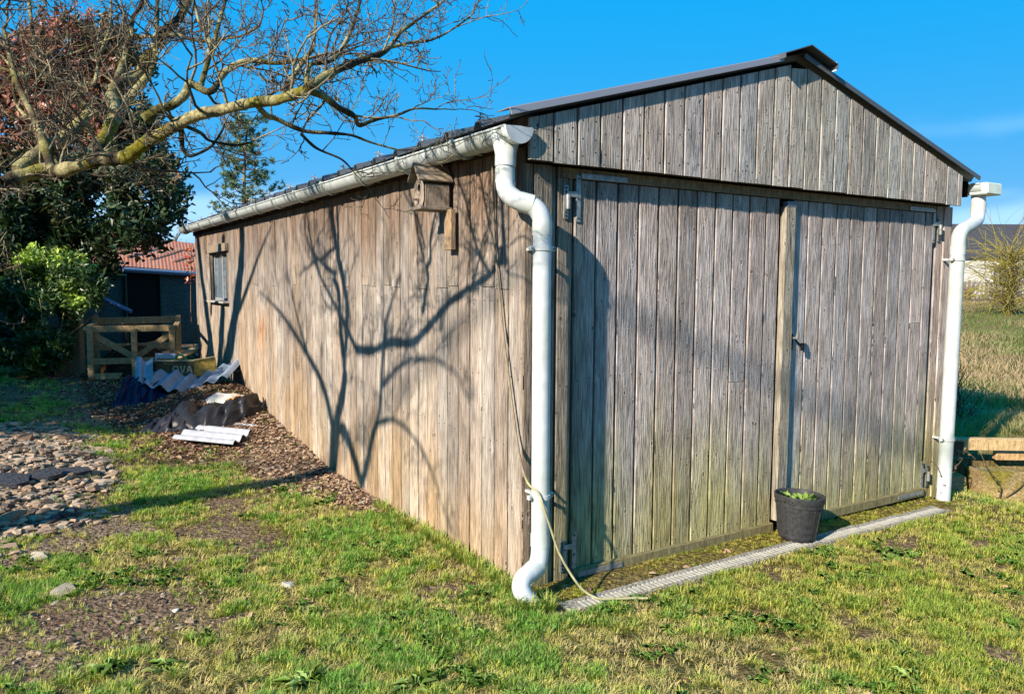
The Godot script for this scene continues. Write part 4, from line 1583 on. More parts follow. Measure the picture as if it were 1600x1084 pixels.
func block(parent: Node, called: String, c: Vector3, h: Vector3, yaw: float, col: Color, sd: int) -> void:
	# a rough stone: a box with broken faces
	var r := RandomNumberGenerator.new()
	r.seed = sd
	var mb := MB.new()
	var bs := Basis(Vector3.UP, yaw)
	var f := FastNoiseLite.new()
	f.seed = sd
	f.frequency = 4.0
	for axis in 3:
		for s in [-1.0, 1.0]:
			var pts := []
			var cols := PackedColorArray()
			var u := (axis + 1) % 3
			var w := (axis + 2) % 3
			for a in 6:
				for b in 6:
					var p := Vector3.ZERO
					p[axis] = s
					p[u] = a / 2.5 - 1.0
					p[w] = (b / 2.5 - 1.0) * s
					var soft := p.normalized() * 1.25
					p = p.lerp(soft, 0.16)
					var q := Vector3(p.x * h.x, p.y * h.y, p.z * h.z)
					q *= 1.0 + 0.12 * f.get_noise_3dv(q * 2.0 + c)
					pts.append(c + bs * q)
					var moss := sst(0.0, 0.35, f.get_noise_3dv(q * 1.5 + c + Vector3(9, 9, 9)) + 0.12 * p.y)
					cols.append(col.lerp(Color(0.38, 0.33, 0.04), moss * 0.85))
			mb.grid(pts, 6, 6, cols)
	put(called, mb, mats.stone, parent)


func build_right_edge() -> void:
	# the stone edging beyond the right corner
	var w := thing("stone_edging", "low mossy edging of rough ochre stone blocks behind the right downpipe", "stone wall", Vector3(4.42, -0.2, -0.1))
	var dir := Vector3(0.86, 0, 0.51)
	var yaw := atan2(-0.51, 0.86)
	var along := 0.16
	var k := 0
	for ln in [0.40, 0.34, 0.46, 0.38, 0.5]:
		block(w, "stone_block", dir * (along + ln / 2) + Vector3(0, 0.13, 0), Vector3(ln / 2 - 0.006, 0.16, 0.11), yaw, Color(0.56, 0.42, 0.23) * rf(0.85, 1.1), 60 + k)
		along += ln
		k += 1
	block(w, "stone_block", dir * -0.02 + Vector3(-0.02, 0.11, -0.05), Vector3(0.13, 0.13, 0.1), yaw, Color(0.5, 0.38, 0.22), 80)
	var tl := [["long sawn timber lying on top above the stone edging", Vector3(4.36, 0.30, -0.17), 1.9, 0.05, 0.03, Color(0.68, 0.49, 0.26)], ["short sawn timber under the long one, showing as a thin strip", Vector3(4.80, 0.185, 0.02), 1.4, 0.035, 0.03, Color(0.64, 0.43, 0.22)], ["dark end of an old board between the downpipe and the long timber", Vector3(4.20, 0.27, -0.22), 0.3, 0.06, 0.012, Color(0.12, 0.09, 0.06)]]
	for t in tl:
		var mb := MB.new()
		mb.box(Transform3D(Basis(), Vector3(t[2] / 2, 0, 0)), Vector3(t[2] / 2, t[3], t[4]), t[5], 0.004)
		var o := put("timber", mb, mats.weathered_wood)
		o.position = t[1]
		o.rotation = Vector3(0.1, yaw, -0.012)
		tag(o, t[0], "timber")
	# thin dead bramble stems
	var mb2 := MB.new()
	for s in [[Vector3(4.0, -0.1, 0.02), Vector3(4.12, 0.2, 0.05), Vector3(4.3, 0.28, 0.02), Vector3(4.42, 0.2, 0.06)], [Vector3(4.62, -0.16, 0.16), Vector3(4.55, 0.0, 0.2), Vector3(4.45, 0.12, 0.16), Vector3(4.40, 0.27, 0.1)], [Vector3(4.62, -0.16, 0.16), Vector3(4.75, -0.03, 0.26), Vector3(4.95, 0.12, 0.3), Vector3(5.1, 0.2, 0.36)], [Vector3(3.83, -0.09, 0.06), Vector3(3.84, 0.06, 0.12), Vector3(3.80, 0.2, 0.1), Vector3(3.74, 0.27, 0.07)], [Vector3(3.80, -0.09, 0.05), Vector3(3.86, 0.1, 0.09), Vector3(4.02, 0.22, 0.13), Vector3(4.14, 0.25, 0.1)]]:
		var path := smooth_path(s, 5)
		var rr := PackedFloat32Array()
		var cols := PackedColorArray()
		for q in path.size():
			rr.append(0.006 - 0.003 * q / path.size())
			cols.append(Color(0.13, 0.09, 0.06))
		mb2.tube(path, rr, 5, cols)
		for q in range(2, path.size(), 2):
			var p := path[q]
			var d := Vector3(rf(-1, 1), rf(-0.6, 0.8), rf(-1, 1)).normalized() * 0.04
			var sd := d.cross(Vector3.UP).normalized() * 0.014
			mb2.quad(p, p + d * 0.5 - sd, p + d, p + d * 0.5 + sd, mix3(Color(0.20, 0.10, 0.06), Color(0.12, 0.15, 0.05), rf(0, 1)))
	tag(put("bramble", mb2, mats.dead_leaf), "thin dead bramble stems round the foot of the right downpipe", "plant")
	# dark thicket behind the edging
	var bush := thing("bramble_bush", "dark dead bramble thicket behind the timber at the right downpipe", "bush", Vector3(6.4, 0.1, -1.75))
	var st := MB.new()
	for q in 170:
		var a := rf(0, TAU)
		var r := 0.62 * sqrt(rf(0, 1))
		var b0 := Vector3(cos(a) * r, -0.05, sin(a) * r)
		var t := b0 + Vector3(rf(-0.25, 0.25), rf(0.35, 1.0) * (1.0 - 0.5 * r), rf(-0.25, 0.25))
		var mid := (b0 + t) / 2 + Vector3(rf(-0.08, 0.08), 0.05, rf(-0.08, 0.08))
		var c := mix3(Color(0.07, 0.05, 0.04), Color(0.26, 0.17, 0.11), rf(0, 1))
		st.tube(PackedVector3Array([b0, mid, t]), PackedFloat32Array([0.007, 0.005, 0.003]), 4, PackedColorArray([c, c, c]), false)
	put("stems", st, mats.bark, bush)
	var lw := []
	var lt := PackedColorArray()
	for q in 900:
		var a := rf(0, TAU)
		var r := 0.75 * sqrt(rf(0, 1))
		lw.append(Transform3D(Basis.from_euler(Vector3(rf(-1, 1), rf(0, TAU), rf(-1, 1))).scaled(Vector3.ONE * rf(0.4, 0.8)), Vector3(cos(a) * r, rf(0.02, 0.75) * (1.0 - 0.6 * r), sin(a) * r)))
		lt.append(mix3(Color(0.12, 0.075, 0.05), Color(0.09, 0.11, 0.035), rf(0, 1)))
	crowd("leaves", leaf_clump(5, 0.10, 0.05), mats.leaf, lw, lt, bush).set_meta("kind", "stuff")


# ---------------------------------------------------------------- trees
func leaf_clump(leaves: int, r: float, l: float) -> ArrayMesh:
	var mb := MB.new()
	for k in leaves:
		var c := Vector3(rf(-1, 1), rf(-1, 1), rf(-1, 1)).normalized() * r * rf(0.1, 1.0)
		var d := Vector3(rf(-1, 1), rf(-0.8, 0.6), rf(-1, 1)).normalized()
		var sd := d.cross(Vector3(rf(-0.5, 0.5), 1, rf(-0.5, 0.5))).normalized() * l * 0.22
		var up := sd.cross(d).normalized() * l * 0.08
		mb.tri(c, c + d * l * 0.5 - sd + up, c + d * l)
		mb.tri(c, c + d * l, c + d * l * 0.5 + sd + up)
	return mb.mesh()


func crown(called: String, parent: Node, blobs: Array, count: int, mesh: ArrayMesh, shade, size: float) -> void:
	var total := 0.0
	for b in blobs:
		total += pow(b.w, 2.2)
	var w := []
	var t := PackedColorArray()
	for b in blobs:
		var n := int(count * pow(b.w, 2.2) / total)
		for k in n:
			var d := Vector3(rf(-1, 1), rf(-1, 1), rf(-1, 1)).normalized()
			var r: float = b.w * pow(rf(0.25, 1.0), 0.5) * (1.0 + 0.32 * noise_b.get_noise_3dv(d * 150.0 + Vector3(b.x, b.y, b.z) * 50.0))
			var p: Vector3 = Vector3(b.x, b.y, b.z) + d * r
			if noise_a.get_noise_3dv(p * 130.0) < -0.13:
				continue
			w.append(Transform3D(Basis.from_euler(Vector3(rf(-1.2, 1.2), rf(0, TAU), rf(-1.2, 1.2))).scaled(Vector3.ONE * size * rf(0.7, 1.3)), p))
			t.append(shade.call(p) * rf(0.75, 1.25))
	crowd(called, mesh, mats.leaf, w, t, parent).set_meta("kind", "stuff")


func limb_mesh(mb: MB, p: PackedVector3Array, r0: float, r1: float, sides: int, moss: float) -> void:
	var rr := PackedFloat32Array()
	var cols := PackedColorArray()
	for k in p.size():
		var f := float(k) / (p.size() - 1)
		rr.append(lerpf(r0, r1, f) * (1.0 + 0.34 * noise_b.get_noise_3dv(p[k] * 1100.0)))
		var n := noise_b.get_noise_3dv(p[k] * 420.0)
		var c := mix3(Color(0.085, 0.070, 0.05), Color(0.50, 0.45, 0.25), sst(-0.18, 0.22, n))
		c = c.lerp(Color(0.27, 0.25, 0.03), moss * sst(0.05, 0.4, noise_a.get_noise_3dv(p[k] * 300.0 + Vector3(5, 1, 2))))
		cols.append(c)
	mb.tube(p, rr, sides, cols)


func grow(mb: MB, p: Vector3, d: Vector3, len: float, r: float, depth: int) -> void:
	var n := 5
	var pts := PackedVector3Array([p])
	var q := p
	var dd := d
	for k in n:
		dd = (dd + Vector3(rf(-0.34, 0.34), rf(-0.22, 0.34), rf(-0.34, 0.34))).normalized()
		q += dd * len / n
		pts.append(q)
		if depth > 0 and rng.randf() < 0.75:
			var side := dd.cross(Vector3(rf(-1, 1), rf(-1, 1), rf(-1, 1))).normalized()
			grow(mb, q, (dd * 0.5 + side * rf(0.5, 1.0) + Vector3(0, 0.2, 0)).normalized(), len * rf(0.3, 0.65), r * 0.62, depth - 1)
		elif depth == 0 and rng.randf() < 0.5:
			# a fruiting spur
			var side := dd.cross(Vector3(rf(-1, 1), rf(-1, 1), rf(-1, 1))).normalized()
			var e := q + (side + dd * 0.4) * rf(0.015, 0.035)
			var sc := Color(0.17, 0.13, 0.10)
			mb.tube(PackedVector3Array([q, e]), PackedFloat32Array([r * 0.7, r * 0.9]), 4, PackedColorArray([sc, sc]), false)
	var rr := PackedFloat32Array()
	var cols := PackedColorArray()
	for k in n + 1:
		rr.append(maxf(0.0016, r * (1.0 - 0.6 * k / n)))
		var nn := noise_b.get_noise_3dv(pts[k] * 500.0)
		cols.append(mix3(Color(0.15, 0.12, 0.095), Color(0.50, 0.44, 0.29), sst(-0.3, 0.45, nn)))
	mb.tube(pts, rr, 5 if r > 0.005 else 4, cols, false)


func bare_tree(called: String, label: String, limbs: Array, base: Vector3, twig_every: float, trunk_r: float) -> void:
	var t := thing(called, label, "tree", base)
	var tw := MB.new()
	var first := true
	for l in limbs:
		var raw := []
		for p in l[1]:
			raw.append(p - base + Vector3(rf(-1, 1), rf(-1, 1), rf(-1, 1)) * (0.012 if l[2] < 0.06 else 0.0))
		var path := smooth_path(raw, 8)
		var mb := MB.new()
		limb_mesh(mb, path, l[2], l[3], 12 if l[2] > 0.03 else 8, 0.9 if l[0] in ["A", "B", "trunk"] else 0.4)
		put("trunk" if l[0] == "trunk" else "limb", mb, mats.bark, t)
		if l[0] == "trunk":
			continue
		var run := 0.0
		for k in range(1, path.size()):
			run += (path[k] - path[k - 1]).length()
			if run > twig_every:
				run = rf(-0.5, 0.4) * twig_every
				var dd := (path[k] - path[k - 1]).normalized()
				var side := dd.cross(Vector3(rf(-1, 1), rf(-1, 1), rf(-1, 1))).normalized()
				var r := lerpf(l[2], l[3], float(k) / path.size())
				grow(tw, path[k], (dd * 0.5 + side + Vector3(0, 0.35, 0)).normalized(), rf(0.18, 0.5), clampf(r * 0.4, 0.003, 0.0075), 2 if r > 0.006 else 1)
		if l[3] < 0.013:
			grow(tw, path[path.size() - 1], (path[path.size() - 1] - path[path.size() - 2]).normalized(), 0.3, l[3] * 0.9, 2)
	var o := put("twigs", tw, mats.bark, t)
	o.set_meta("kind", "stuff")
	print(called, " twig triangles ", tw.i.size() / 3)


func build_trees() -> void:
	var limbs := [
	["A", [Vector3(-2.290, 2.159, -1.914), Vector3(-2.196, 2.233, -1.963), Vector3(-2.026, 2.283, -1.963), Vector3(-1.884, 2.357, -1.983), Vector3(-1.776, 2.438, -2.025), Vector3(-1.717, 2.575, -2.102), Vector3(-1.674, 2.681, -2.187), Vector3(-1.681, 2.835, -2.307)], 0.045, 0.038],
	["C", [Vector3(-2.211, 2.253, -1.992), Vector3(-2.092, 2.371, -2.062), Vector3(-1.967, 2.476, -2.127), Vector3(-1.864, 2.596, -2.207), Vector3(-1.826, 2.688, -2.325)], 0.040, 0.034],
	["B", [Vector3(-2.032, 2.251, -1.762), Vector3(-1.963, 2.226, -1.420), Vector3(-1.848, 2.239, -1.113), Vector3(-1.767, 2.219, -0.788), Vector3(-1.705, 2.254, -0.635), Vector3(-1.646, 2.297, -0.519), Vector3(-1.534, 2.355, -0.349), Vector3(-1.454, 2.366, -0.205), Vector3(-1.332, 2.382, -0.036), Vector3(-1.263, 2.389, 0.066), Vector3(-1.209, 2.399, 0.157), Vector3(-1.187, 2.405, 0.230)], 0.037, 0.017],
	["B1", [Vector3(-1.187, 2.405, 0.230), Vector3(-1.063, 2.508, 0.154), Vector3(-0.934, 2.581, 0.084), Vector3(-0.800, 2.648, 0.018), Vector3(-0.715, 2.725, -0.080), Vector3(-0.598, 2.821, -0.160), Vector3(-0.492, 2.923, -0.247), Vector3(-0.321, 3.073, -0.298)], 0.019, 0.006],
	["B2", [Vector3(-0.668, 2.760, -0.189), Vector3(-0.539, 2.792, -0.186), Vector3(-0.430, 2.818, -0.194), Vector3(-0.332, 2.880, -0.212), Vector3(-0.201, 2.989, -0.215)], 0.009, 0.004],
	["B3", [Vector3(-1.187, 2.405, 0.230), Vector3(-1.124, 2.394, 0.174), Vector3(-1.040, 2.379, 0.132), Vector3(-0.955, 2.342, 0.093), Vector3(-0.895, 2.328, 0.035), Vector3(-0.802, 2.368, -0.007), Vector3(-0.698, 2.413, -0.042), Vector3(-0.578, 2.465, -0.068), Vector3(-0.455, 2.477, -0.089)], 0.016, 0.004],
	["B4", [Vector3(-1.332, 2.382, -0.036), Vector3(-1.280, 2.343, -0.084), Vector3(-1.219, 2.336, -0.130), Vector3(-1.112, 2.303, -0.144), Vector3(-0.985, 2.309, -0.150), Vector3(-0.870, 2.308, -0.163), Vector3(-0.767, 2.288, -0.181), Vector3(-0.622, 2.274, -0.174)], 0.014, 0.004],
	["B5", [Vector3(-1.116, 2.300, -0.130), Vector3(-1.044, 2.249, -0.158), Vector3(-0.918, 2.202, -0.154), Vector3(-0.847, 2.165, -0.186)], 0.008, 0.003],
	["B6", [Vector3(-1.263, 2.389, 0.066), Vector3(-1.199, 2.466, -0.050), Vector3(-1.141, 2.546, -0.169), Vector3(-1.037, 2.663, -0.263), Vector3(-0.972, 2.748, -0.378), Vector3(-0.922, 2.891, -0.508), Vector3(-0.865, 3.135, -0.644)], 0.015, 0.007],
	["B7", [Vector3(-1.187, 2.410, 0.206), Vector3(-1.117, 2.542, 0.041), Vector3(-0.974, 2.634, -0.075), Vector3(-0.848, 2.785, -0.207), Vector3(-0.762, 2.941, -0.365), Vector3(-0.667, 3.136, -0.520)], 0.012, 0.006],
	["D", [Vector3(-1.701, 2.373, -0.644), Vector3(-1.638, 2.417, -0.639), Vector3(-1.579, 2.447, -0.635), Vector3(-1.511, 2.502, -0.628), Vector3(-1.476, 2.560, -0.641), Vector3(-1.414, 2.545, -0.632), Vector3(-1.377, 2.552, -0.639), Vector3(-1.318, 2.642, -0.641), Vector3(-1.266, 2.687, -0.643), Vector3(-1.184, 2.704, -0.623), Vector3(-1.086, 2.699, -0.592), Vector3(-0.950, 2.742, -0.541)], 0.026, 0.010],
	["D1", [Vector3(-1.429, 2.574, -0.706), Vector3(-1.386, 2.701, -0.810), Vector3(-1.317, 2.834, -0.897), Vector3(-1.267, 2.992, -1.000), Vector3(-1.191, 3.208, -1.091)], 0.014, 0.009],
	["D2", [Vector3(-1.413, 2.651, -0.703), Vector3(-1.361, 2.839, -0.846), Vector3(-1.363, 2.980, -1.019), Vector3(-1.374, 3.173, -1.201)], 0.012, 0.007],
	["E", [Vector3(-1.681, 2.835, -2.307), Vector3(-1.607, 2.914, -2.367), Vector3(-1.523, 2.994, -2.421), Vector3(-1.423, 3.146, -2.471), Vector3(-1.312, 3.328, -2.518), Vector3(-1.211, 3.467, -2.566), Vector3(-1.091, 3.721, -2.614)], 0.040, 0.026],
	["F", [Vector3(-1.629, 2.745, -2.266), Vector3(-1.528, 2.875, -2.304), Vector3(-1.434, 3.012, -2.347), Vector3(-1.398, 3.208, -2.432), Vector3(-1.351, 3.600, -2.529)], 0.030, 0.012],
	["G", [Vector3(-1.691, 2.859, -2.316), Vector3(-1.788, 2.885, -2.426), Vector3(-1.870, 2.898, -2.526), Vector3(-2.033, 2.953, -2.680), Vector3(-2.149, 2.997, -2.804), Vector3(-2.332, 3.053, -2.971)], 0.021, 0.011],
	["H", [Vector3(-1.767, 2.688, -2.288), Vector3(-1.866, 2.793, -2.443), Vector3(-1.985, 2.933, -2.613), Vector3(-2.058, 3.036, -2.751), Vector3(-2.088, 3.269, -2.875), Vector3(-2.104, 3.616, -3.000)], 0.022, 0.011],
	["I", [Vector3(-1.759, 2.859, -2.323), Vector3(-1.731, 3.034, -2.390), Vector3(-1.693, 3.163, -2.446), Vector3(-1.646, 3.307, -2.499), Vector3(-1.642, 3.560, -2.589)], 0.012, 0.006],
	["J", [Vector3(-2.100, 2.595, -2.310), Vector3(-2.137, 2.606, -2.381), Vector3(-2.186, 2.726, -2.471), Vector3(-2.220, 2.844, -2.550), Vector3(-2.226, 2.967, -2.613), Vector3(-2.299, 3.092, -2.718)], 0.013, 0.006],
	["K", [Vector3(-1.681, 2.835, -2.307), Vector3(-1.631, 2.959, -2.367), Vector3(-1.577, 3.095, -2.424), Vector3(-1.527, 3.250, -2.487), Vector3(-1.514, 3.401, -2.572), Vector3(-1.437, 3.546, -2.617), Vector3(-1.394, 3.659, -2.680)], 0.024, 0.012],
	["M", [Vector3(-1.514, 3.282, -2.601), Vector3(-1.436, 3.264, -2.432), Vector3(-1.305, 3.229, -2.228), Vector3(-1.246, 3.177, -2.068), Vector3(-1.174, 3.127, -1.900), Vector3(-1.110, 3.128, -1.742), Vector3(-1.037, 3.105, -1.576), Vector3(-0.969, 3.142, -1.419)], 0.014, 0.006],
	["N", [Vector3(-1.577, 2.311, -0.419), Vector3(-1.569, 2.260, -0.428), Vector3(-1.558, 2.208, -0.436), Vector3(-1.519, 2.188, -0.430), Vector3(-1.452, 2.238, -0.412), Vector3(-1.401, 2.314, -0.407), Vector3(-1.378, 2.362, -0.417)], 0.011, 0.004],
	["O", [Vector3(-1.565, 2.311, -0.411), Vector3(-1.499, 2.302, -0.399), Vector3(-1.446, 2.276, -0.393), Vector3(-1.354, 2.263, -0.364), Vector3(-1.274, 2.259, -0.343)], 0.009, 0.004],
	["Q", [Vector3(-2.061, 3.047, -2.801), Vector3(-1.934, 3.097, -2.667), Vector3(-1.853, 3.117, -2.560), Vector3(-1.742, 3.152, -2.435), Vector3(-1.640, 3.179, -2.315)], 0.008, 0.004],
	["trunk", [Vector3(-3.12, -0.1, -2.2), Vector3(-3.09, 0.7, -2.14), Vector3(-3.04, 1.4, -2.05), Vector3(-2.97, 2.08, -1.95)], 0.13, 0.10],
	["fork", [Vector3(-2.98, 2.05, -1.96), Vector3(-2.75, 2.13, -1.9), Vector3(-2.5, 2.12, -1.9), Vector3(-2.29, 2.16, -1.914)], 0.075, 0.055],
	["droop", [Vector3(-2.97, 2.02, -1.94), Vector3(-2.8, 1.98, -1.8), Vector3(-2.76, 1.8, -1.6), Vector3(-2.80, 1.6, -1.39)], 0.06, 0.045],
	["rear", [Vector3(-2.95, 2.0, -1.98), Vector3(-2.80, 2.3, -2.3), Vector3(-2.82, 2.55, -2.8), Vector3(-2.80, 2.85, -3.5), Vector3(-2.72, 3.0, -4.2)], 0.05, 0.012],
	["rear2", [Vector3(-2.82, 2.5, -2.7), Vector3(-3.0, 3.0, -3.0), Vector3(-3.05, 3.5, -3.3)], 0.03, 0.01],
	["side", [Vector3(-2.80, 1.60, -1.39), Vector3(-2.74, 1.95, -1.2), Vector3(-2.68, 2.2, -1.05), Vector3(-2.65, 2.5, -1.0), Vector3(-2.62, 2.8, -0.95), Vector3(-2.6, 3.15, -0.7)], 0.042, 0.016],
	["side2", [Vector3(-2.66, 2.35, -1.02), Vector3(-2.55, 2.5, -0.7), Vector3(-2.5, 2.55, -0.3), Vector3(-2.42, 2.45, 0.05)], 0.026, 0.010],
	["mid", [Vector3(-2.7, 2.05, -1.15), Vector3(-2.6, 2.1, -0.8), Vector3(-2.5, 1.95, -0.45), Vector3(-2.45, 1.7, -0.2)], 0.024, 0.009],
	["up", [Vector3(-2.05, 2.25, -1.72), Vector3(-2.1, 2.55, -2.1), Vector3(-2.2, 2.9, -2.5), Vector3(-2.25, 3.3, -2.9)], 0.03, 0.012]]
	bare_tree("bare_apple_tree", "leafless lichen-covered apple tree reaching in from the left over the garage roof", limbs, Vector3(-3.1, 0.0, -2.2), 0.12, 0.13)
	var vase := [
	["trunk", [Vector3(-3.3, 0.1, -6.85), Vector3(-3.25, 1.0, -6.8), Vector3(-3.2, 2.05, -6.65)], 0.34, 0.30],
	["a", [Vector3(-3.2, 2.0, -6.75), Vector3(-3.2, 2.5, -7.05), Vector3(-3.2, 3.0, -7.3), Vector3(-3.2, 3.5, -7.6), Vector3(-3.2, 4.2, -7.9)], 0.16, 0.08],
	["b", [Vector3(-3.2, 2.0, -6.65), Vector3(-3.2, 2.6, -6.4), Vector3(-3.2, 3.2, -6.2), Vector3(-3.2, 4.0, -6.1)], 0.17, 0.09],
	["c", [Vector3(-3.2, 2.0, -6.5), Vector3(-3.15, 2.6, -5.85), Vector3(-3.1, 3.28, -5.35), Vector3(-3.1, 3.8, -5.1), Vector3(-3.1, 4.3, -5.2)], 0.19, 0.10],
	["d", [Vector3(-3.15, 2.75, -5.8), Vector3(-3.15, 3.38, -4.8), Vector3(-3.15, 3.7, -4.3), Vector3(-3.1, 3.95, -3.8)], 0.06, 0.012],
	["e", [Vector3(-3.2, 3.0, -7.0), Vector3(-3.3, 3.4, -6.9), Vector3(-3.3, 4.0, -7.0)], 0.07, 0.03]]
	bare_tree("bare_plum_tree", "leafless forked tree left of the view, shadowing the far end of the side wall", vase, Vector3(-3.25, 0.1, -6.9), 0.3, 0.2)
	# big evergreen with red young leaves
	var ev := thing("evergreen_tree", "tall dark evergreen with reddish young leaves behind the bare apple tree", "tree", Vector3(-1.7, 0.35, -11.3))
	var off := Vector3(1.7, -0.35, 11.3)
	var blobs := []
	for b in [Vector4(-1.42, 5.19, -11.59, 0.79), Vector4(-0.95, 5.48, -11.45, 0.53), Vector4(-1.89, 4.72, -11.60, 0.83), Vector4(-2.30, 4.05, -11.56, 0.87), Vector4(-1.11, 4.46, -11.09, 0.72), Vector4(-0.68, 5.06, -11.00, 0.42), Vector4(-0.80, 3.71, -10.59, 0.71), Vector4(-1.50, 3.64, -10.91, 0.91), Vector4(-2.21, 3.12, -11.18, 0.90), Vector4(-0.55, 3.03, -10.14, 0.58), Vector4(-0.27, 3.34, -10.11, 0.30), Vector4(-1.21, 2.80, -10.29, 0.74), Vector4(-1.90, 2.31, -10.79, 0.80), Vector4(-2.41, 2.11, -10.97, 0.79), Vector4(-0.70, 2.41, -9.81, 0.39), Vector4(-1.48, 2.02, -10.62, 0.60), Vector4(-0.28, 2.77, -9.82, 0.28)]:
		blobs.append(Vector4(b.x + off.x, b.y + off.y, b.z + off.z, b.w))
	var shade := func(p):
		var red := sst(2.6, 3.9, p.y + 1.2 * noise_a.get_noise_3dv(p * 60.0)) * sst(1.3, 0.3, p.x)
		red = maxf(red * 0.85, 0.35 * sst(0.2, 0.5, noise_a.get_noise_3dv(p * 90.0)))
		return mix3(Color(0.028, 0.055, 0.020), Color(0.34, 0.12, 0.085), red if rng.randf() < 0.8 else 0.1)
	crown("crown", ev, blobs, 9500, leaf_clump(8, 0.13, 0.12), shade, 1.0)
	var tk := MB.new()
	limb_mesh(tk, smooth_path([Vector3(0, -0.3, 0), Vector3(0.1, 1.0, 0.1), Vector3(0.0, 2.4, 0.1), Vector3(0.3, 4.2, -0.1)], 4), 0.16, 0.05, 9, 0.2)
	limb_mesh(tk, smooth_path([Vector3(0.08, 1.0, 0.1), Vector3(0.6, 2.0, 0.5), Vector3(1.1, 2.6, 1.0)], 4), 0.07, 0.03, 7, 0.2)
	limb_mesh(tk, smooth_path([Vector3(0.02, 1.6, 0.1), Vector3(-0.4, 2.6, 0.1), Vector3(-0.6, 3.4, 0.0)], 4), 0.07, 0.03, 7, 0.2)
	put("trunk", tk, mats.bark, ev)
	# bright green shrub
	var sb := thing("green_shrub", "bright green leafy shrub in front of the dark evergreen at left", "shrub", Vector3(-1.95, 0.3, -9.0))
	blobs = []
	for b in [Vector4(-2.03, 1.71, -9.28, 0.36), Vector4(-1.66, 1.71, -8.93, 0.30), Vector4(-1.40, 1.62, -8.64, 0.19), Vector4(-2.30, 1.35, -9.30, 0.40), Vector4(-1.94, 1.19, -8.94, 0.39), Vector4(-1.61, 1.23, -8.62, 0.17), Vector4(-2.40, 0.84, -9.19, 0.39), Vector4(-2.07, 0.72, -8.85, 0.33), Vector4(-1.81, 0.77, -8.58, 0.15), Vector4(-1.39, 1.37, -8.49, 0.12)]:
		blobs.append(Vector4(b.x + 1.95, b.y - 0.3, b.z + 9.0, b.w))
	var green := func(p): return mix3(Color(0.035, 0.075, 0.018), Color(0.36, 0.48, 0.07), sst(0.15, 0.55, noise_a.get_noise_3dv(p * 140.0) + 0.25 * (p.y - 0.9)))
	crown("crown", sb, blobs, 4200, leaf_clump(8, 0.09, 0.075), green, 1.0)
	var ss := MB.new()
	for q in 7:
		var a := TAU * q / 7
		limb_mesh(ss, smooth_path([Vector3(cos(a) * 0.06, -0.2, sin(a) * 0.06), Vector3(cos(a) * 0.18, 0.5, sin(a) * 0.18), Vector3(cos(a) * 0.38, 1.1, sin(a) * 0.3)], 3), 0.022, 0.009, 6, 0.1)
	limb_mesh(ss, smooth_path([Vector3(0.05, 0.5, 0.2), Vector3(0.3, 0.65, 0.32), Vector3(0.62, 0.95, 0.42)], 3), 0.014, 0.008, 6, 0.0)
	put("stems", ss, mats.bark, sb)
	# laurel hedge out of the frame on the left that keeps the back of the garden in shade
	var hg := thing("laurel_hedge", "tall evergreen hedge along the left boundary shading the back of the garden", "hedge", Vector3(-5.2, 0.2, -9.0))
	blobs = []
	for q in 11:
		blobs.append(Vector4(rf(-0.3, 0.3), 0.8, 4.1 - q * 0.75, 0.85))
		blobs.append(Vector4(rf(-0.3, 0.3), 2.05 + rf(-0.1, 0.3), 4.1 - q * 0.75, 0.85))
	crown("crown", hg, blobs, 5500, leaf_clump(9, 0.16, 0.15), func(_p): return Color(0.04, 0.075, 0.022), 1.2)
	var hs := MB.new()
	for q in 11:
		hs.tube(PackedVector3Array([Vector3(0, -0.3, 4.1 - q * 0.75), Vector3(0.05, 1.6, 4.1 - q * 0.75)]), PackedFloat32Array([0.05, 0.03]), 6, PackedColorArray([Color(0.1, 0.08, 0.05), Color(0.1, 0.08, 0.05)]))
	put("stems", hs, mats.bark, hg)
	# distant pine
	var pn := thing("pine_tree", "open blue-green pine standing far behind the garage roof", "tree", Vector3(6.3, 0.3, -33.0))
	var pt := MB.new()
	limb_mesh(pt, smooth_path([Vector3(0, -0.4, 0), Vector3(0.05, 3.0, 0), Vector3(0.02, 6.0, 0), Vector3(0.2, 8.3, 0)], 5), 0.15, 0.03, 8, 0.0)
	put("trunk", pt, mats.bark, pn)
	var pb := MB.new()
	var nw := []
	var nt := PackedColorArray()
	for q in 58:
		var y := 2.6 + 5.9 * q / 58.0
		var a := q * 2.4 + rf(-0.3, 0.3)
		var l := (1.55 - 0.75 * sst(4.5, 8.4, y) + rf(-0.5, 0.35)) * (0.75 if q % 3 == 0 else 1.0)
		var d := Vector3(cos(a), rf(-0.05, 0.4), sin(a))
		var b0 := Vector3(0.05, y, 0)
		var b1 := b0 + d * l * 0.55 + Vector3(0, -0.1, 0)
		var b2 := b0 + d * l + Vector3(0, 0.08, 0)
		limb_mesh(pb, PackedVector3Array([b0, b1, b2]), 0.035, 0.012, 5, 0.0)
		for e in 15:
			var f := rf(0.4, 1.08)
			var c: Vector3 = b0.lerp(b2, f) + Vector3(rf(-0.22, 0.22), rf(-0.08, 0.22), rf(-0.22, 0.22))
			nw.append(Transform3D(Basis.from_euler(Vector3(rf(-1, 1), rf(0, TAU), rf(-1, 1))).scaled(Vector3.ONE * rf(0.8, 1.4)), c))
			nt.append(mix3(Color(0.06, 0.115, 0.075), Color(0.15, 0.20, 0.085), rf(0, 1)))
	put("branches", pb, mats.bark, pn)
	var nd := MB.new()
	for q in 26:
		var d := Vector3(rf(-1, 1), rf(-0.5, 1), rf(-1, 1)).normalized()
		var s := d.cross(Vector3(rf(-1, 1), rf(-1, 1), rf(-1, 1))).normalized() * 0.014
		nd.tri(d * 0.01 - s, d * 0.15, d * 0.01 + s)
	crowd("crown", nd.mesh(), mats.leaf, nw, nt, pn).set_meta("kind", "stuff")
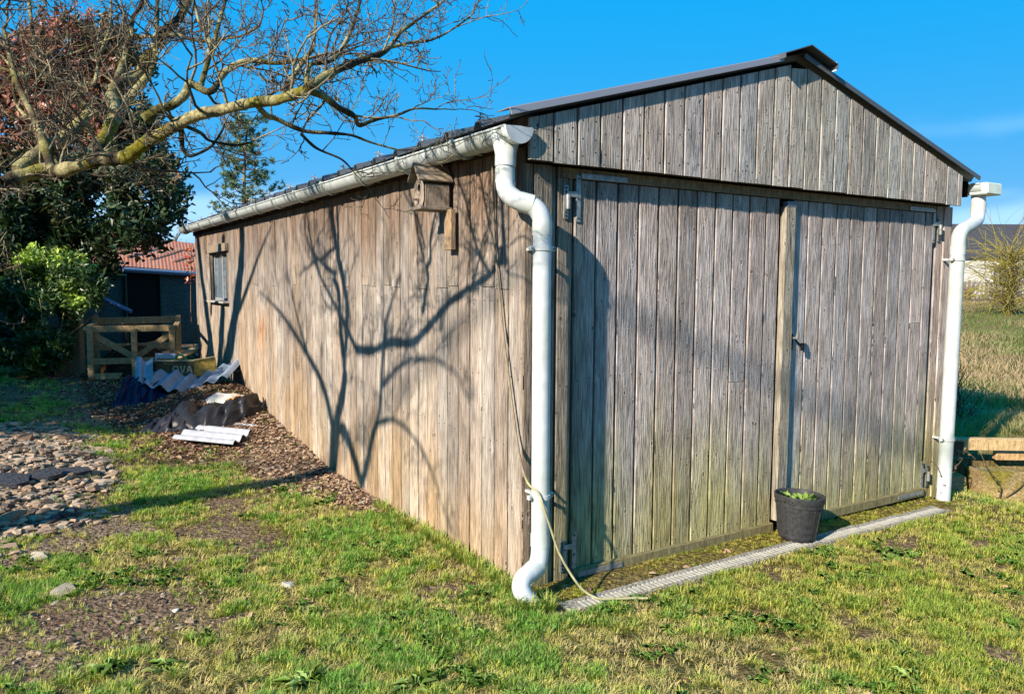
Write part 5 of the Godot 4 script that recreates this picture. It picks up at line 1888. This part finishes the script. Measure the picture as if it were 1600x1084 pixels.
	# faint leafless tree in the distance between evergreen and garage
	var fb := [["trunk", [Vector3(4.3, 0.0, -46.0), Vector3(4.3, 2.5, -46.0), Vector3(4.4, 4.0, -46.0)], 0.2, 0.1]]
	for q in 9:
		var a := q * 2.39
		var b := Vector3(4.35, 2.0 + 0.13 * q, -46.0)
		fb.append(["l%d" % q, [b, b + Vector3(cos(a) * 0.9, 0.9, sin(a) * 0.9), b + Vector3(cos(a) * 1.6, 1.9, sin(a) * 1.6)], 0.06, 0.02])
	bare_tree("distant_bare_tree", "small hazy leafless tree in the gap between the evergreen and the garage", fb, Vector3(4.3, 0.0, -46.0), 0.35, 0.2)


func build_right_background() -> void:
	# yellow-twigged willow
	var y0 := 0.5
	var wl := thing("yellow_willow", "leafless willow with bright yellow twigs behind the right downpipe", "tree", Vector3(30.1, y0, -12.0))
	var mb := MB.new()
	limb_mesh(mb, smooth_path([Vector3(0, -0.3, 0), Vector3(0.1, 0.8, 0), Vector3(-0.05, 1.5, 0.1)], 4), 0.13, 0.09, 8, 0.9)
	put("trunk", mb, mats.bark, wl)
	mb = MB.new()
	for q in 420:
		var a := rf(0, TAU)
		var h := rf(0.2, 2.4)
		var l := rf(1.2, 3.3)
		var up := rf(-0.3, 1.5)
		var p := Vector3(0, h, 0)
		var pts := PackedVector3Array([p])
		var d := Vector3(cos(a), up, sin(a)).normalized()
		for k in 6:
			d = (d + Vector3(rf(-0.5, 0.5), rf(-0.5, 0.38), rf(-0.5, 0.5))).normalized()
			p += d * l / 6
			pts.append(p)
		var c := mix3(Color(0.46, 0.40, 0.05), Color(0.36, 0.29, 0.10), rf(0, 1))
		if rng.randf() < 0.25:
			c = Color(0.16, 0.13, 0.10)
		var r := rf(0.007, 0.018)
		mb.tube(pts, PackedFloat32Array([r, r * 0.9, r * 0.8, r * 0.7, r * 0.6, r * 0.5, r * 0.4]), 4, PackedColorArray([c, c, c, c, c, c, c]), false)
	var o := put("twigs", mb, mats.plain, wl)
	o.set_meta("kind", "stuff")
	# white house with dark roof
	var hs := thing("white_house", "long white house with a dark slate roof behind the willow", "house", Vector3(56.0, 0.9, -25.0))
	hs.rotation.y = atan2(-0.53, 0.848)
	mb = MB.new()
	mb.box(Transform3D(Basis(), Vector3(0, 1.35, -2.5)), Vector3(9.0, 1.5, 2.5), Color(0.72, 0.70, 0.66))
	put("wall", mb, mats.plain, hs)
	mb = MB.new()
	var rc := Color(0.075, 0.077, 0.088)
	mb.quad(Vector3(-9.3, 2.75, 0.3), Vector3(-9.3, 5.3, -2.5), Vector3(9.3, 5.3, -2.5), Vector3(9.3, 2.75, 0.3), rc)
	mb.quad(Vector3(9.3, 2.75, -5.3), Vector3(9.3, 5.3, -2.5), Vector3(-9.3, 5.3, -2.5), Vector3(-9.3, 2.75, -5.3), rc)
	mb.tri(Vector3(-9.3, 2.75, -5.3), Vector3(-9.3, 5.3, -2.5), Vector3(-9.3, 2.75, 0.3), Color(0.6, 0.58, 0.54))
	mb.tri(Vector3(9.3, 2.75, 0.3), Vector3(9.3, 5.3, -2.5), Vector3(9.3, 2.75, -5.3), Color(0.6, 0.58, 0.54))
	put("roof", mb, mats.plain, hs)
	for k in 5:
		mb = MB.new()
		mb.box(Transform3D(Basis(), Vector3(-6.4 + k * 3.2, 1.6, 0.0)), Vector3(0.5, 0.6, 0.03), Color(0.10, 0.11, 0.13))
		put("window", mb, mats.plain, hs)
	# white slatted fence
	var fn := thing("white_fence", "pale vertical board fence at the end of the meadow on the right", "fence", Vector3(48.5, 0.72, -22.6))
	fn.rotation.y = atan2(-0.53, 0.848)
	for k in 46:
		mb = MB.new()
		var h := 0.62 + rf(-0.05, 0.05)
		mb.box(Transform3D(Basis(), Vector3(-6.0 + k * 0.27, h, 0)), Vector3(0.085, h, 0.015), mix3(Color(0.46, 0.43, 0.41), Color(0.27, 0.23, 0.21), rf(0, 1)))
		put("slat", mb, mats.plain, fn)
	mb = MB.new()
	for yy in [0.4, 1.15]:
		mb.box(Transform3D(Basis(), Vector3(0, yy, -0.05)), Vector3(6.2, 0.05, 0.03), Color(0.4, 0.36, 0.32))
	put("rail", mb, mats.plain, fn)
	for k in 4:
		mb = MB.new()
		mb.box(Transform3D(Basis(), Vector3(-5.4 + k * 3.3, 0.85, -0.14)), Vector3(0.09, 0.95, 0.06), Color(0.26, 0.24, 0.22))
		put("post", mb, mats.plain, fn)
	# small leafless shrubs along the fence
	for k in 3:
		var b := thing("bare_shrub", ["brown leafless shrub at the left end of the white fence", "brown leafless shrub under the middle of the white fence", "dark leafless tree rising behind the house roof at the right edge"][k], "shrub", [Vector3(44.0, 0.85, -21.0), Vector3(45.6, 0.85, -19.8), Vector3(47.0, 0.9, -18.6)][k])
		mb = MB.new()
		for q in 60:
			var a := rf(0, TAU)
			var hgt: float = rf(0.6, 1.3) * [0.9, 0.7, 3.6][k]
			var r: float = [0.9, 1.2, 1.1][k] * rf(0.2, 1.0)
			var c := mix3(Color(0.17, 0.12, 0.10), Color(0.30, 0.22, 0.16), rf(0, 1))
			mb.tube(PackedVector3Array([Vector3(cos(a) * r * 0.15, 0, sin(a) * r * 0.15), Vector3(cos(a) * r * 0.6, hgt * 0.6, sin(a) * r * 0.6), Vector3(cos(a) * r, hgt, sin(a) * r)]), PackedFloat32Array([0.03, 0.02, 0.012]), 4, PackedColorArray([c, c, c]), false)
		put("stems", mb, mats.plain, b)


# ---------------------------------------------------------------- back of the garden on the left
func build_outbuilding() -> void:
	var ob := thing("outbuilding", "low grey rendered outbuilding with a rust red corrugated roof behind the compost crate", "shed", Vector3(-0.2, 0.3, -13.3))
	var off := -ob.position
	var L := Vector3(-3.1, 2.09, -12.4) + off
	var R := Vector3(1.9, 1.77, -14.05) + off
	var TL := Vector3(-2.9, 2.82, -15.27) + off
	var TR := Vector3(2.2, 2.46, -16.2) + off
	# corrugated sheets, running from the eave up
	var n := 70
	for sheet in 5:
		var mb := MB.new()
		for q in range(sheet * 14, sheet * 14 + 14):
			for half in 4:
				var t0 := (q + half / 4.0) / n
				var t1 := (q + (half + 1) / 4.0) / n
				var h0 := 0.0045 * sin(TAU * half / 4.0)
				var h1 := 0.0045 * sin(TAU * (half + 1) / 4.0)
				var c := mix3(Color(0.55, 0.19, 0.085), Color(0.62, 0.25, 0.13), 0.5 + noise_a.get_noise_2d(q * 20.0, sheet * 50.0))
				var a := L.lerp(R, t0) + Vector3(0, h0, 0)
				var b := L.lerp(R, t1) + Vector3(0, h1, 0)
				var e := TL.lerp(TR, t0) + Vector3(0, h0, 0)
				var f := TL.lerp(TR, t1) + Vector3(0, h1, 0)
				mb.quad(a, e, f, b, c)
				mb.quad(b - Vector3(0, 0.008, 0), f - Vector3(0, 0.008, 0), e - Vector3(0, 0.008, 0), a - Vector3(0, 0.008, 0), Color(0.16, 0.15, 0.26))
		put("roof_sheet", mb, mats.fibre_sheet, ob)
	# battens that show as pale lines up the slope
	for q in [0.57, 0.66, 0.75, 0.84, 0.91]:
		var mb := MB.new()
		mb.bar(L.lerp(R, q - 0.06) * 0.75 + TL.lerp(TR, q - 0.06) * 0.25 + Vector3(0, 0.03, 0), L.lerp(R, q + 0.08) * 0.3 + TL.lerp(TR, q + 0.08) * 0.7 + Vector3(0, 0.03, 0), 0.035, 0.012, Color(0.62, 0.42, 0.32))
		put("roof_lath", mb, mats.plain, ob)
	var dirv := (R - L).normalized()
	var inn := Vector3(dirv.z, 0, -dirv.x)
	var mb := MB.new()
	var wl := L + inn * 0.12
	var wr := R + inn * 0.12
	wl.y = 0
	wr.y = 0
	var top := Vector3(0, 1.62, 0)
	var cols := [Color(0.125, 0.125, 0.105), Color(0.17, 0.17, 0.15)]
	var pts := []
	var cc := PackedColorArray()
	for r in 12:
		for q in 40:
			pts.append(wl.lerp(wr, q / 39.0) + Vector3(0, -0.5 + 2.1 * (1.0 - r / 11.0), 0))
			cc.append(mix3(cols[0], cols[1], 0.5 + noise_a.get_noise_2d(q * 22.0, r * 40.0)).lerp(Color(0.09, 0.09, 0.055), sst(5.0, 11.0, r + 3.0 * noise_b.get_noise_2d(q * 60.0, 3.0))))
	mb.grid(pts, 40, 12, cc)
	mb.quad(wr - Vector3(0, 0.5, 0), wr + top, wr + top + inn * 3.0, wr - Vector3(0, 0.5, 0) + inn * 3.0, cols[0])
	put("wall", mb, mats.plain, ob)
	# dark open doorway, frame and blue fascia gutter
	mb = MB.new()
	var dw := wl.lerp(wr, 0.52) - inn * 0.012
	var dw2 := wl.lerp(wr, 0.64) - inn * 0.012
	mb.quad(dw2 - Vector3(0, 0.2, 0), dw2 + Vector3(0, 1.5, 0), dw + Vector3(0, 1.5, 0), dw - Vector3(0, 0.2, 0), Color.WHITE)
	put("doorway", mb, mats.dark, ob)
	mb = MB.new()
	for q in [0.515, 0.645]:
		var p := wl.lerp(wr, q) - inn * 0.02
		mb.bar(p - Vector3(0, 0.2, 0), p + Vector3(0, 1.52, 0), 0.08, 0.04, Color(0.16, 0.14, 0.10), dirv)
	put("door_frame", mb, mats.weathered_wood, ob)
	mb = MB.new()
	var g0 := wl.lerp(wr, 0.50) - inn * 0.10 + Vector3(0, 1.56, 0)
	var g1 := wr - inn * 0.10 + Vector3(0, 1.44, 0)
	mb.tube(PackedVector3Array([g0, g1]), PackedFloat32Array([0.055, 0.055]), 10, PackedColorArray([Color(0.20, 0.27, 0.40), Color(0.20, 0.27, 0.40)]))
	put("gutter", mb, mats.pvc, ob)
	mb = MB.new()
	mb.bar(L + Vector3(0, -0.05, 0) + inn * 0.02, R + Vector3(0, -0.05, 0) + inn * 0.02, 0.02, 0.10, Color(0.11, 0.11, 0.22))
	put("fascia", mb, mats.plain, ob)


func build_cable() -> void:
	# a service cable high on the left; it draws the faint slanting shade across the doors
	var oc := thing("overhead_cable", "thick black service cable strung high between two poles, left of the view", "cable", Vector3(-8.3, 0, 2.9))
	var mb := MB.new()
	var a := Vector3(-13.1, 6.7, -9.2)
	var b := Vector3(7.5, 6.7, 5.4)
	var pts := PackedVector3Array()
	var rr := PackedFloat32Array()
	var cl := PackedColorArray()
	for q in 17:
		var t := q / 16.0
		pts.append(a.lerp(b, t) - Vector3(0, 0.9 * t * (1.0 - t), 0))
		rr.append(0.03)
		cl.append(Color(0.02, 0.02, 0.02))
	mb.tube(pts, rr, 8, cl)
	put("cable", mb, mats.plain, oc)
	for p in [a, b]:
		mb = MB.new()
		mb.tube(PackedVector3Array([Vector3(p.x, -0.3, p.z), Vector3(p.x, p.y + 0.2, p.z)]), PackedFloat32Array([0.12, 0.08]), 10, PackedColorArray([Color(0.2, 0.15, 0.1), Color(0.2, 0.15, 0.1)]))
		put("pole", mb, mats.bark, oc)


func build_back_garden() -> void:
	# concrete post
	var mb := MB.new()
	mb.box(Transform3D(Basis(Vector3.UP, -0.5), Vector3(0, 0.55, 0)), Vector3(0.095, 0.62, 0.07), Color(0.40, 0.36, 0.24), 0.012)
	var o := put("concrete_post", mb, mats.stone)
	o.position = Vector3(-1.62, 0.28, -9.14)
	tag(o, "square mossy concrete post between the green shrub and the compost crate", "post")
	mb = MB.new()
	mb.box(Transform3D(Basis(Vector3.UP, -0.4), Vector3(0, 0.14, 0)), Vector3(0.12, 0.16, 0.1), Color(0.26, 0.23, 0.2), 0.02)
	o = put("concrete_block", mb, mats.stone)
	o.position = Vector3(-1.85, 0.29, -9.15)
	tag(o, "broken concrete block standing left of the concrete post", "block")
	# compost crate: front frame, back frame, sides and diagonal braces
	var cr := thing("compost_crate", "open pale timber compost crate with diagonal braces in front of the outbuilding", "crate", Vector3(-0.93, 0.34, -8.55))
	cr.rotation.y = -0.2
	var wood := Color(0.50, 0.37, 0.20)
	var parts := [["post", Vector3(-0.5, 0, 0.36), Vector3(-0.5, 0.68, 0.36), 0.075], ["post", Vector3(0.5, 0, 0.36), Vector3(0.5, 0.68, 0.36), 0.075], ["post", Vector3(0.03, -0.02, 0.375), Vector3(0.03, 0.66, 0.375), 0.075], ["top_rail", Vector3(-0.55, 0.655, 0.33), Vector3(0.57, 0.655, 0.33), 0.085], ["middle_rail", Vector3(-0.52, 0.22, 0.33), Vector3(0.52, 0.22, 0.33), 0.08], ["bottom_rail", Vector3(-0.52, 0.02, 0.33), Vector3(0.52, 0.02, 0.33), 0.08], ["side_rail", Vector3(-0.54, 0.66, 0.36), Vector3(-0.54, 0.70, -0.5), 0.07], ["side_rail", Vector3(0.54, 0.66, 0.36), Vector3(0.54, 0.70, -0.5), 0.07], ["back_rail", Vector3(-0.54, 0.72, -0.5), Vector3(0.54, 0.74, -0.5), 0.1], ["back_rail", Vector3(-0.54, 0.35, -0.5), Vector3(0.54, 0.35, -0.5), 0.1], ["brace", Vector3(-0.48, 0.58, 0.28), Vector3(0.02, 0.26, 0.28), 0.075], ["brace", Vector3(0.48, 0.58, 0.28), Vector3(0.04, 0.26, 0.28), 0.075], ["post", Vector3(-0.54, 0, -0.5), Vector3(-0.54, 0.8, -0.5), 0.075], ["post", Vector3(0.54, 0, -0.5), Vector3(0.54, 0.8, -0.5), 0.075]]
	for p in parts:
		var m2 := MB.new()
		m2.bar(p[1], p[2], p[3] if p[0] != "post" else 0.07, p[3] if p[0] == "post" else 0.035, wood * rf(0.8, 1.1), Vector3(0, 0, 1), 0.003)
		put(p[0], m2, mats.weathered_wood, cr)
	var heap := MB.new()
	heap.lathe(Vector3(0, 0, -0.08), PackedVector2Array([Vector2(0.46, 0.0), Vector2(0.42, 0.22), Vector2(0.28, 0.36), Vector2(0.0, 0.42)]), 14, Color(0.07, 0.05, 0.035))
	o = put("compost", heap, mats.ground)
	o.position = cr.position
	tag(o, "dark heap of compost inside the pale timber crate", "compost")
	# pale plastic bracket and green hose on the crate
	mb = MB.new()
	mb.box(Transform3D(Basis(), Vector3.ZERO), Vector3(0.125, 0.035, 0.012), Color(0.62, 0.62, 0.66), 0.003)
	mb.box(Transform3D(Basis(), Vector3(-0.125, -0.02, 0.01)), Vector3(0.012, 0.055, 0.02), Color(0.66, 0.66, 0.7), 0.003)
	mb.box(Transform3D(Basis(), Vector3(0.125, -0.01, 0.01)), Vector3(0.012, 0.045, 0.02), Color(0.66, 0.66, 0.7), 0.003)
	o = put("plastic_tray", mb, mats.pvc)
	o.position = Vector3(-0.60, 0.62, -8.06)
	o.rotation.y = -0.56
	tag(o, "small white plastic tray hooked on the front rail of the compost crate", "tray")
	mb = MB.new()
	var hp := []
	for q in 40:
		var a := TAU * q / 13.0
		hp.append(Vector3(cos(a) * 0.085 * (1 - q * 0.004), sin(a) * 0.11, 0.012 * sin(q * 0.9) + q * 0.0012))
	var path := smooth_path(hp, 2)
	var rr := PackedFloat32Array()
	var cl := PackedColorArray()
	for q in path.size():
		rr.append(0.011)
		cl.append(Color(0.02, 0.34, 0.17))
	mb.tube(path, rr, 7, cl)
	o = put("garden_hose", mb, mats.film)
	o.position = Vector3(-0.43, 0.53, -7.93)
	o.rotation.y = -0.5
	tag(o, "coil of green garden hose hanging at the right end of the compost crate", "hose")
	# boards leaning at the far corner
	mb = MB.new()
	mb.bar(Vector3(-0.42, 0.50, -8.7), Vector3(0.1, 0.66, -9.28), 0.16, 0.025, Color(0.55, 0.42, 0.22), Vector3.UP, 0.004)
	tag(put("loose_board", mb, mats.weathered_wood), "pale loose board propped against the far corner of the garage", "board")
	# blue-painted pole
	mb = MB.new()
	mb.tube(PackedVector3Array([Vector3(-1.3, 1.42, -9.72), Vector3(-0.86, 1.18, -9.5)]), PackedFloat32Array([0.035, 0.035]), 8, PackedColorArray([Color(0.13, 0.18, 0.34), Color(0.13, 0.18, 0.34)]))
	mb.tube(PackedVector3Array([Vector3(-1.3, 1.42, -9.72), Vector3(-1.42, 0.3, -9.8)]), PackedFloat32Array([0.03, 0.03]), 8, PackedColorArray([Color(0.1, 0.12, 0.2), Color(0.1, 0.12, 0.2)]))
	tag(put("pipe_prop", mb, mats.pvc), "bluish pipe slanting down to the compost crate from the left", "pipe")


func wavy(mb: MB, o: Vector3, across: Vector3, along: Vector3, up: Vector3, waves: float, amp: float, bend, cols: Color, nx := 64, ny := 6) -> void:
	for th in [0.0, -0.006]:
		var pts := []
		for b in ny + 1:
			for a in nx + 1:
				var u := float(a) / nx
				var v := float(b) / ny
				pts.append(o + across * u + along * v + up * (amp * sin(TAU * waves * u) + th) + bend.call(u, v))
		mb.grid(pts, nx + 1, ny + 1, PackedColorArray(range((nx + 1) * (ny + 1)).map(func(_q): return cols)))
	# the cut edges
	for e in [0, 1]:
		for a in nx:
			var q := []
			for u in [float(a) / nx, float(a + 1) / nx]:
				var p: Vector3 = o + across * u + along * e + up * (amp * sin(TAU * waves * u)) + bend.call(u, float(e))
				q.append(p)
			mb.quad(q[0] - up * 0.006, q[0], q[1], q[1] - up * 0.006, cols)


func build_debris() -> void:
	var R := Vector3(0.848, 0, 0.53)   # across the view at the heap
	var F := Vector3(0.53, 0, -0.848)
	# big corrugated sheet bowed over the heap
	var mb := MB.new()
	var bend := func(u, v): return Vector3(0, 0.10 * pow(maxf(0.0, u - 0.45) / 0.55, 1.3) - 0.06 * sin(PI * u) + 0.15 * v + 0.02 * sin(u * 9.0), 0.04 * sin(u * 7.0))
	wavy(mb, Vector3(-1.09, 0.42, -6.60), R * 1.02 + Vector3(0, 0.0, 0), F * 0.55, Vector3.UP, 5.6, 0.03, bend, Color(0.30, 0.36, 0.44), 84, 6)
	tag(put("corrugated_sheet", mb, mats.fibre_sheet), "pale blue corrugated sheet bowed over the leaf heap by the wall", "corrugated sheet")
	mb = MB.new()
	wavy(mb, Vector3(-1.14, 0.44, -6.66), R * 0.2 + Vector3(0, -0.02, 0), F * 0.4 + Vector3(-0.16, 0.26, 0.0), Vector3(0.3, 0.9, 0.3).normalized(), 1.2, 0.03, func(_u, _v): return Vector3.ZERO, Color(0.27, 0.34, 0.42), 24, 4)
	tag(put("corrugated_offcut", mb, mats.fibre_sheet), "narrow corrugated offcut standing up at the left end of the bowed blue sheet", "corrugated sheet")
	mb = MB.new()
	wavy(mb, Vector3(-0.27, 0.55, -6.52), R * 0.34 + Vector3(0, 0.03, 0), F * 0.6 + Vector3(0, 0.02, 0), Vector3.UP, 2.1, 0.032, func(_u, _v): return Vector3.ZERO, Color(0.24, 0.33, 0.47), 32, 4)
	tag(put("corrugated_offcut", mb, mats.fibre_sheet), "blue corrugated offcut lying against the wall above the bowed sheet", "corrugated sheet")
	# flat white corrugated sheet in front
	mb = MB.new()
	wavy(mb, Vector3(-0.58, 0.10, -4.16), Vector3(0.57, 0.06, -0.88), Vector3(-0.46, 0.02, -0.48), Vector3.UP, 5.0, 0.022, func(_u, _v): return Vector3.ZERO, Color(0.50, 0.50, 0.53), 80, 3)
	tag(put("white_corrugated_sheet", mb, mats.fibre_sheet), "white corrugated sheet lying flat on dead leaves at the foot of the side wall", "corrugated sheet")
	# fruit crate with printed letters
	var bx := thing("cardboard_fruit_box", "ochre fruit box with large green letters behind the bowed corrugated sheet", "box", Vector3(-0.60, 0.47, -6.95))
	bx.scale = Vector3.ONE * 0.85
	bx.rotation.y = -0.45
	mb = MB.new()
	var oc := Color(0.50, 0.36, 0.09)
	mb.box(Transform3D(Basis(), Vector3(-0.03, 0.11, 0.14)), Vector3(0.27, 0.11, 0.006), Color(0.085, 0.09, 0.045), 0.002)
	put("front_panel", mb, mats.plain, bx)
	mb = MB.new()
	mb.box(Transform3D(Basis(Vector3.UP, 0.5), Vector3(0.36, 0.12, 0.05)), Vector3(0.16, 0.12, 0.006), oc, 0.002)
	put("side_panel", mb, mats.plain, bx)
	mb = MB.new()
	mb.box(Transform3D(Basis(), Vector3(0.05, 0.005, -0.02)), Vector3(0.33, 0.005, 0.15), oc)
	mb.box(Transform3D(Basis(), Vector3(0.05, 0.11, -0.18)), Vector3(0.35, 0.11, 0.006), oc)
	put("tray_bottom", mb, mats.plain, bx)
	mb = MB.new()
	mb.bar(Vector3(-0.31, 0.228, 0.14), Vector3(0.25, 0.228, 0.14), 0.02, 0.012, Color(0.5, 0.5, 0.36))
	mb.bar(Vector3(0.24, 0.235, 0.13), Vector3(0.53, 0.275, -0.02), 0.02, 0.012, Color(0.6, 0.5, 0.28))
	put("rim", mb, mats.plain, bx)
	var tm := TextMesh.new()
	tm.text = "OVA"
	var sf := SystemFont.new()
	sf.font_names = PackedStringArray(["Droid Sans"])
	sf.font_weight = 700
	tm.font = sf
	tm.font_size = 48
	tm.pixel_size = 0.0030
	tm.depth = 0.002
	var lm := StandardMaterial3D.new()
	lm.albedo_color = Color(0.24, 0.27, 0.18).linear_to_srgb()
	lm.roughness = 0.8
	var tx := put_mesh("lettering", tm, lm, bx)
	tx.position = Vector3(0.08, 0.10, 0.148)
	# white sack
	mb = MB.new()
	var pts := []
	var cols := PackedColorArray()
	for a in 15:
		for b in 25:
			var u := b / 24.0
			var v := a / 14.0
			var hgt := pow(sin(PI * u), 0.6) * pow(sin(PI * v), 0.6)
			var p := R * (u - 0.5) * 0.60 + F * (v - 0.5) * 0.34 + Vector3(0, hgt * 0.10 * (1.0 + 0.5 * noise_a.get_noise_2d(u * 250.0, v * 250.0)), 0)
			pts.append(p)
			cols.append(mix3(Color(0.55, 0.51, 0.45), Color(0.40, 0.20, 0.05), sst(0.22, 0.42, noise_a.get_noise_2d(u * 160.0 + 40.0, v * 160.0))))
	pts.reverse()
	mb.grid(pts, 25, 15, cols)
	var o := put("white_sack", mb, mats.film)
	o.position = Vector3(-0.35, 0.29, -5.52)
	o.rotation = Vector3(0.1, 0, 0.10)
	tag(o, "dirty white plastic sack with orange stains on top of the black sheeting", "sack")
	# black plastic sheeting, folded along the front of the heap
	for kind in 2:
		mb = MB.new()
		pts = []
		cols = PackedColorArray()
		var nu := 61
		var nv := 19
		for a in nv:
			for b in nu:
				var u := b / float(nu - 1)
				var v := a / float(nv - 1)
				var n1 := noise_a.get_noise_2d(u * 330.0 + kind * 99.0, v * 60.0)
				var n2 := noise_b.get_noise_2d(u * 700.0 + kind * 55.0, v * 160.0)
				var p := Vector3.ZERO
				if kind == 0:
					var fold := absf(sin(u * 17.0 + 2.2 * n1 + v * 1.3))
					var lump := sst(0.0, 0.22, u) * (0.19 + 0.07 * sst(0.3, 0.9, u) + 0.05 * n1)
					var hh := lump * pow(sin(PI * clampf(v * 0.7, 0.0, 1.0)), 0.7)
					p = Vector3(-1.22, 0.10, -5.36).lerp(Vector3(-0.04, 0.08, -5.08), u) + Vector3(0, 0, 0.34 * sin(PI * u)) + F * (v * 0.46 - 0.075 * fold * sin(PI * v) + 0.05 * n2)
					p.y += hh + 0.05 * fold * v + 0.11 * n2 * v + 0.05 * n1 * v
				else:
					var fold := absf(sin(u * 11.0 + 3.0 * n1 + v * 0.8))
					var hh := (0.34 - 0.16 * u) * sst(0.0, 0.8, v)
					p = Vector3(-1.42, 0.17, -6.60) + R * u * (0.46 + 0.2 * (1.0 - v)) + F * (v * 0.30 - 0.07 * fold + 0.05 * n1) + Vector3(0.12 * v, hh + 0.08 * n1 * v + 0.05 * n2, 0)
				pts.append(p)
				cols.append(Color(0.020, 0.021, 0.026) if kind == 0 else Color(0.006, 0.016, 0.055))
		pts.reverse()
		mb.grid(pts, nu, nv, cols)
		o = put(["black_sheeting", "blue_tarpaulin"][kind], mb, mats.film)
		tag(o, ["crumpled black plastic sheeting folded round the front of the leaf heap", "dark blue tarpaulin hanging over the left side of the leaf heap"][kind], ["plastic sheet", "tarpaulin"][kind])
	# a second scrap of black plastic, low on the leaves
	mb = MB.new()
	pts = []
	cols = PackedColorArray()
	for a in 15:
		for b in 31:
			var u := b / 30.0
			var v := a / 14.0
			var n1 := noise_a.get_noise_2d(u * 420.0 + 31.0, v * 200.0)
			var n2 := noise_b.get_noise_2d(u * 900.0, v * 420.0)
			var p := Vector3(-1.30, 0.0, -5.22) + R * (u * 0.62 + 0.05 * n1) + F * (v * 0.34 + 0.06 * n2)
			p.y = height(p.x, p.z) + 0.012 + sin(PI * u) * sin(PI * v) * (0.075 + 0.12 * n1 + 0.08 * n2)
			pts.append(p)
			cols.append(Color(0.022, 0.023, 0.028))
	pts.reverse()
	mb.grid(pts, 31, 15, cols)
	tag(put("black_plastic_scrap", mb, mats.film), "low crumpled scrap of black plastic left of the folded black sheeting", "plastic sheet")
	# red creeper at the far corner
	mb = MB.new()
	for q in 60:
		var p := Vector3(rf(-0.12, 0.02), rf(1.55, 2.2), -9.25 + rf(-0.08, 0.05))
		var d := Vector3(rf(-1, 0.3), rf(-1, 0.4), rf(-0.5, 1)).normalized() * rf(0.04, 0.08)
		var sd := d.cross(Vector3.UP).normalized() * 0.025
		mb.quad(p, p + d * 0.5 - sd, p + d, p + d * 0.5 + sd, mix3(Color(0.40, 0.05, 0.02), Color(0.28, 0.09, 0.04), rf(0, 1)))
	mb.tube(smooth_path([Vector3(-0.02, 0.4, -9.26), Vector3(-0.06, 1.2, -9.28), Vector3(-0.03, 2.2, -9.26)], 4), PackedFloat32Array([0.008, 0.008, 0.007, 0.007, 0.006, 0.006, 0.005, 0.005, 0.004]), 5, PackedColorArray([Color(0.2, 0.12, 0.07), Color(0.2, 0.12, 0.07), Color(0.2, 0.12, 0.07), Color(0.2, 0.12, 0.07), Color(0.2, 0.12, 0.07), Color(0.2, 0.12, 0.07), Color(0.2, 0.12, 0.07), Color(0.2, 0.12, 0.07), Color(0.2, 0.12, 0.07)]))
	tag(put("red_creeper", mb, mats.leaf), "red-leaved creeper on the far corner of the side wall", "plant")
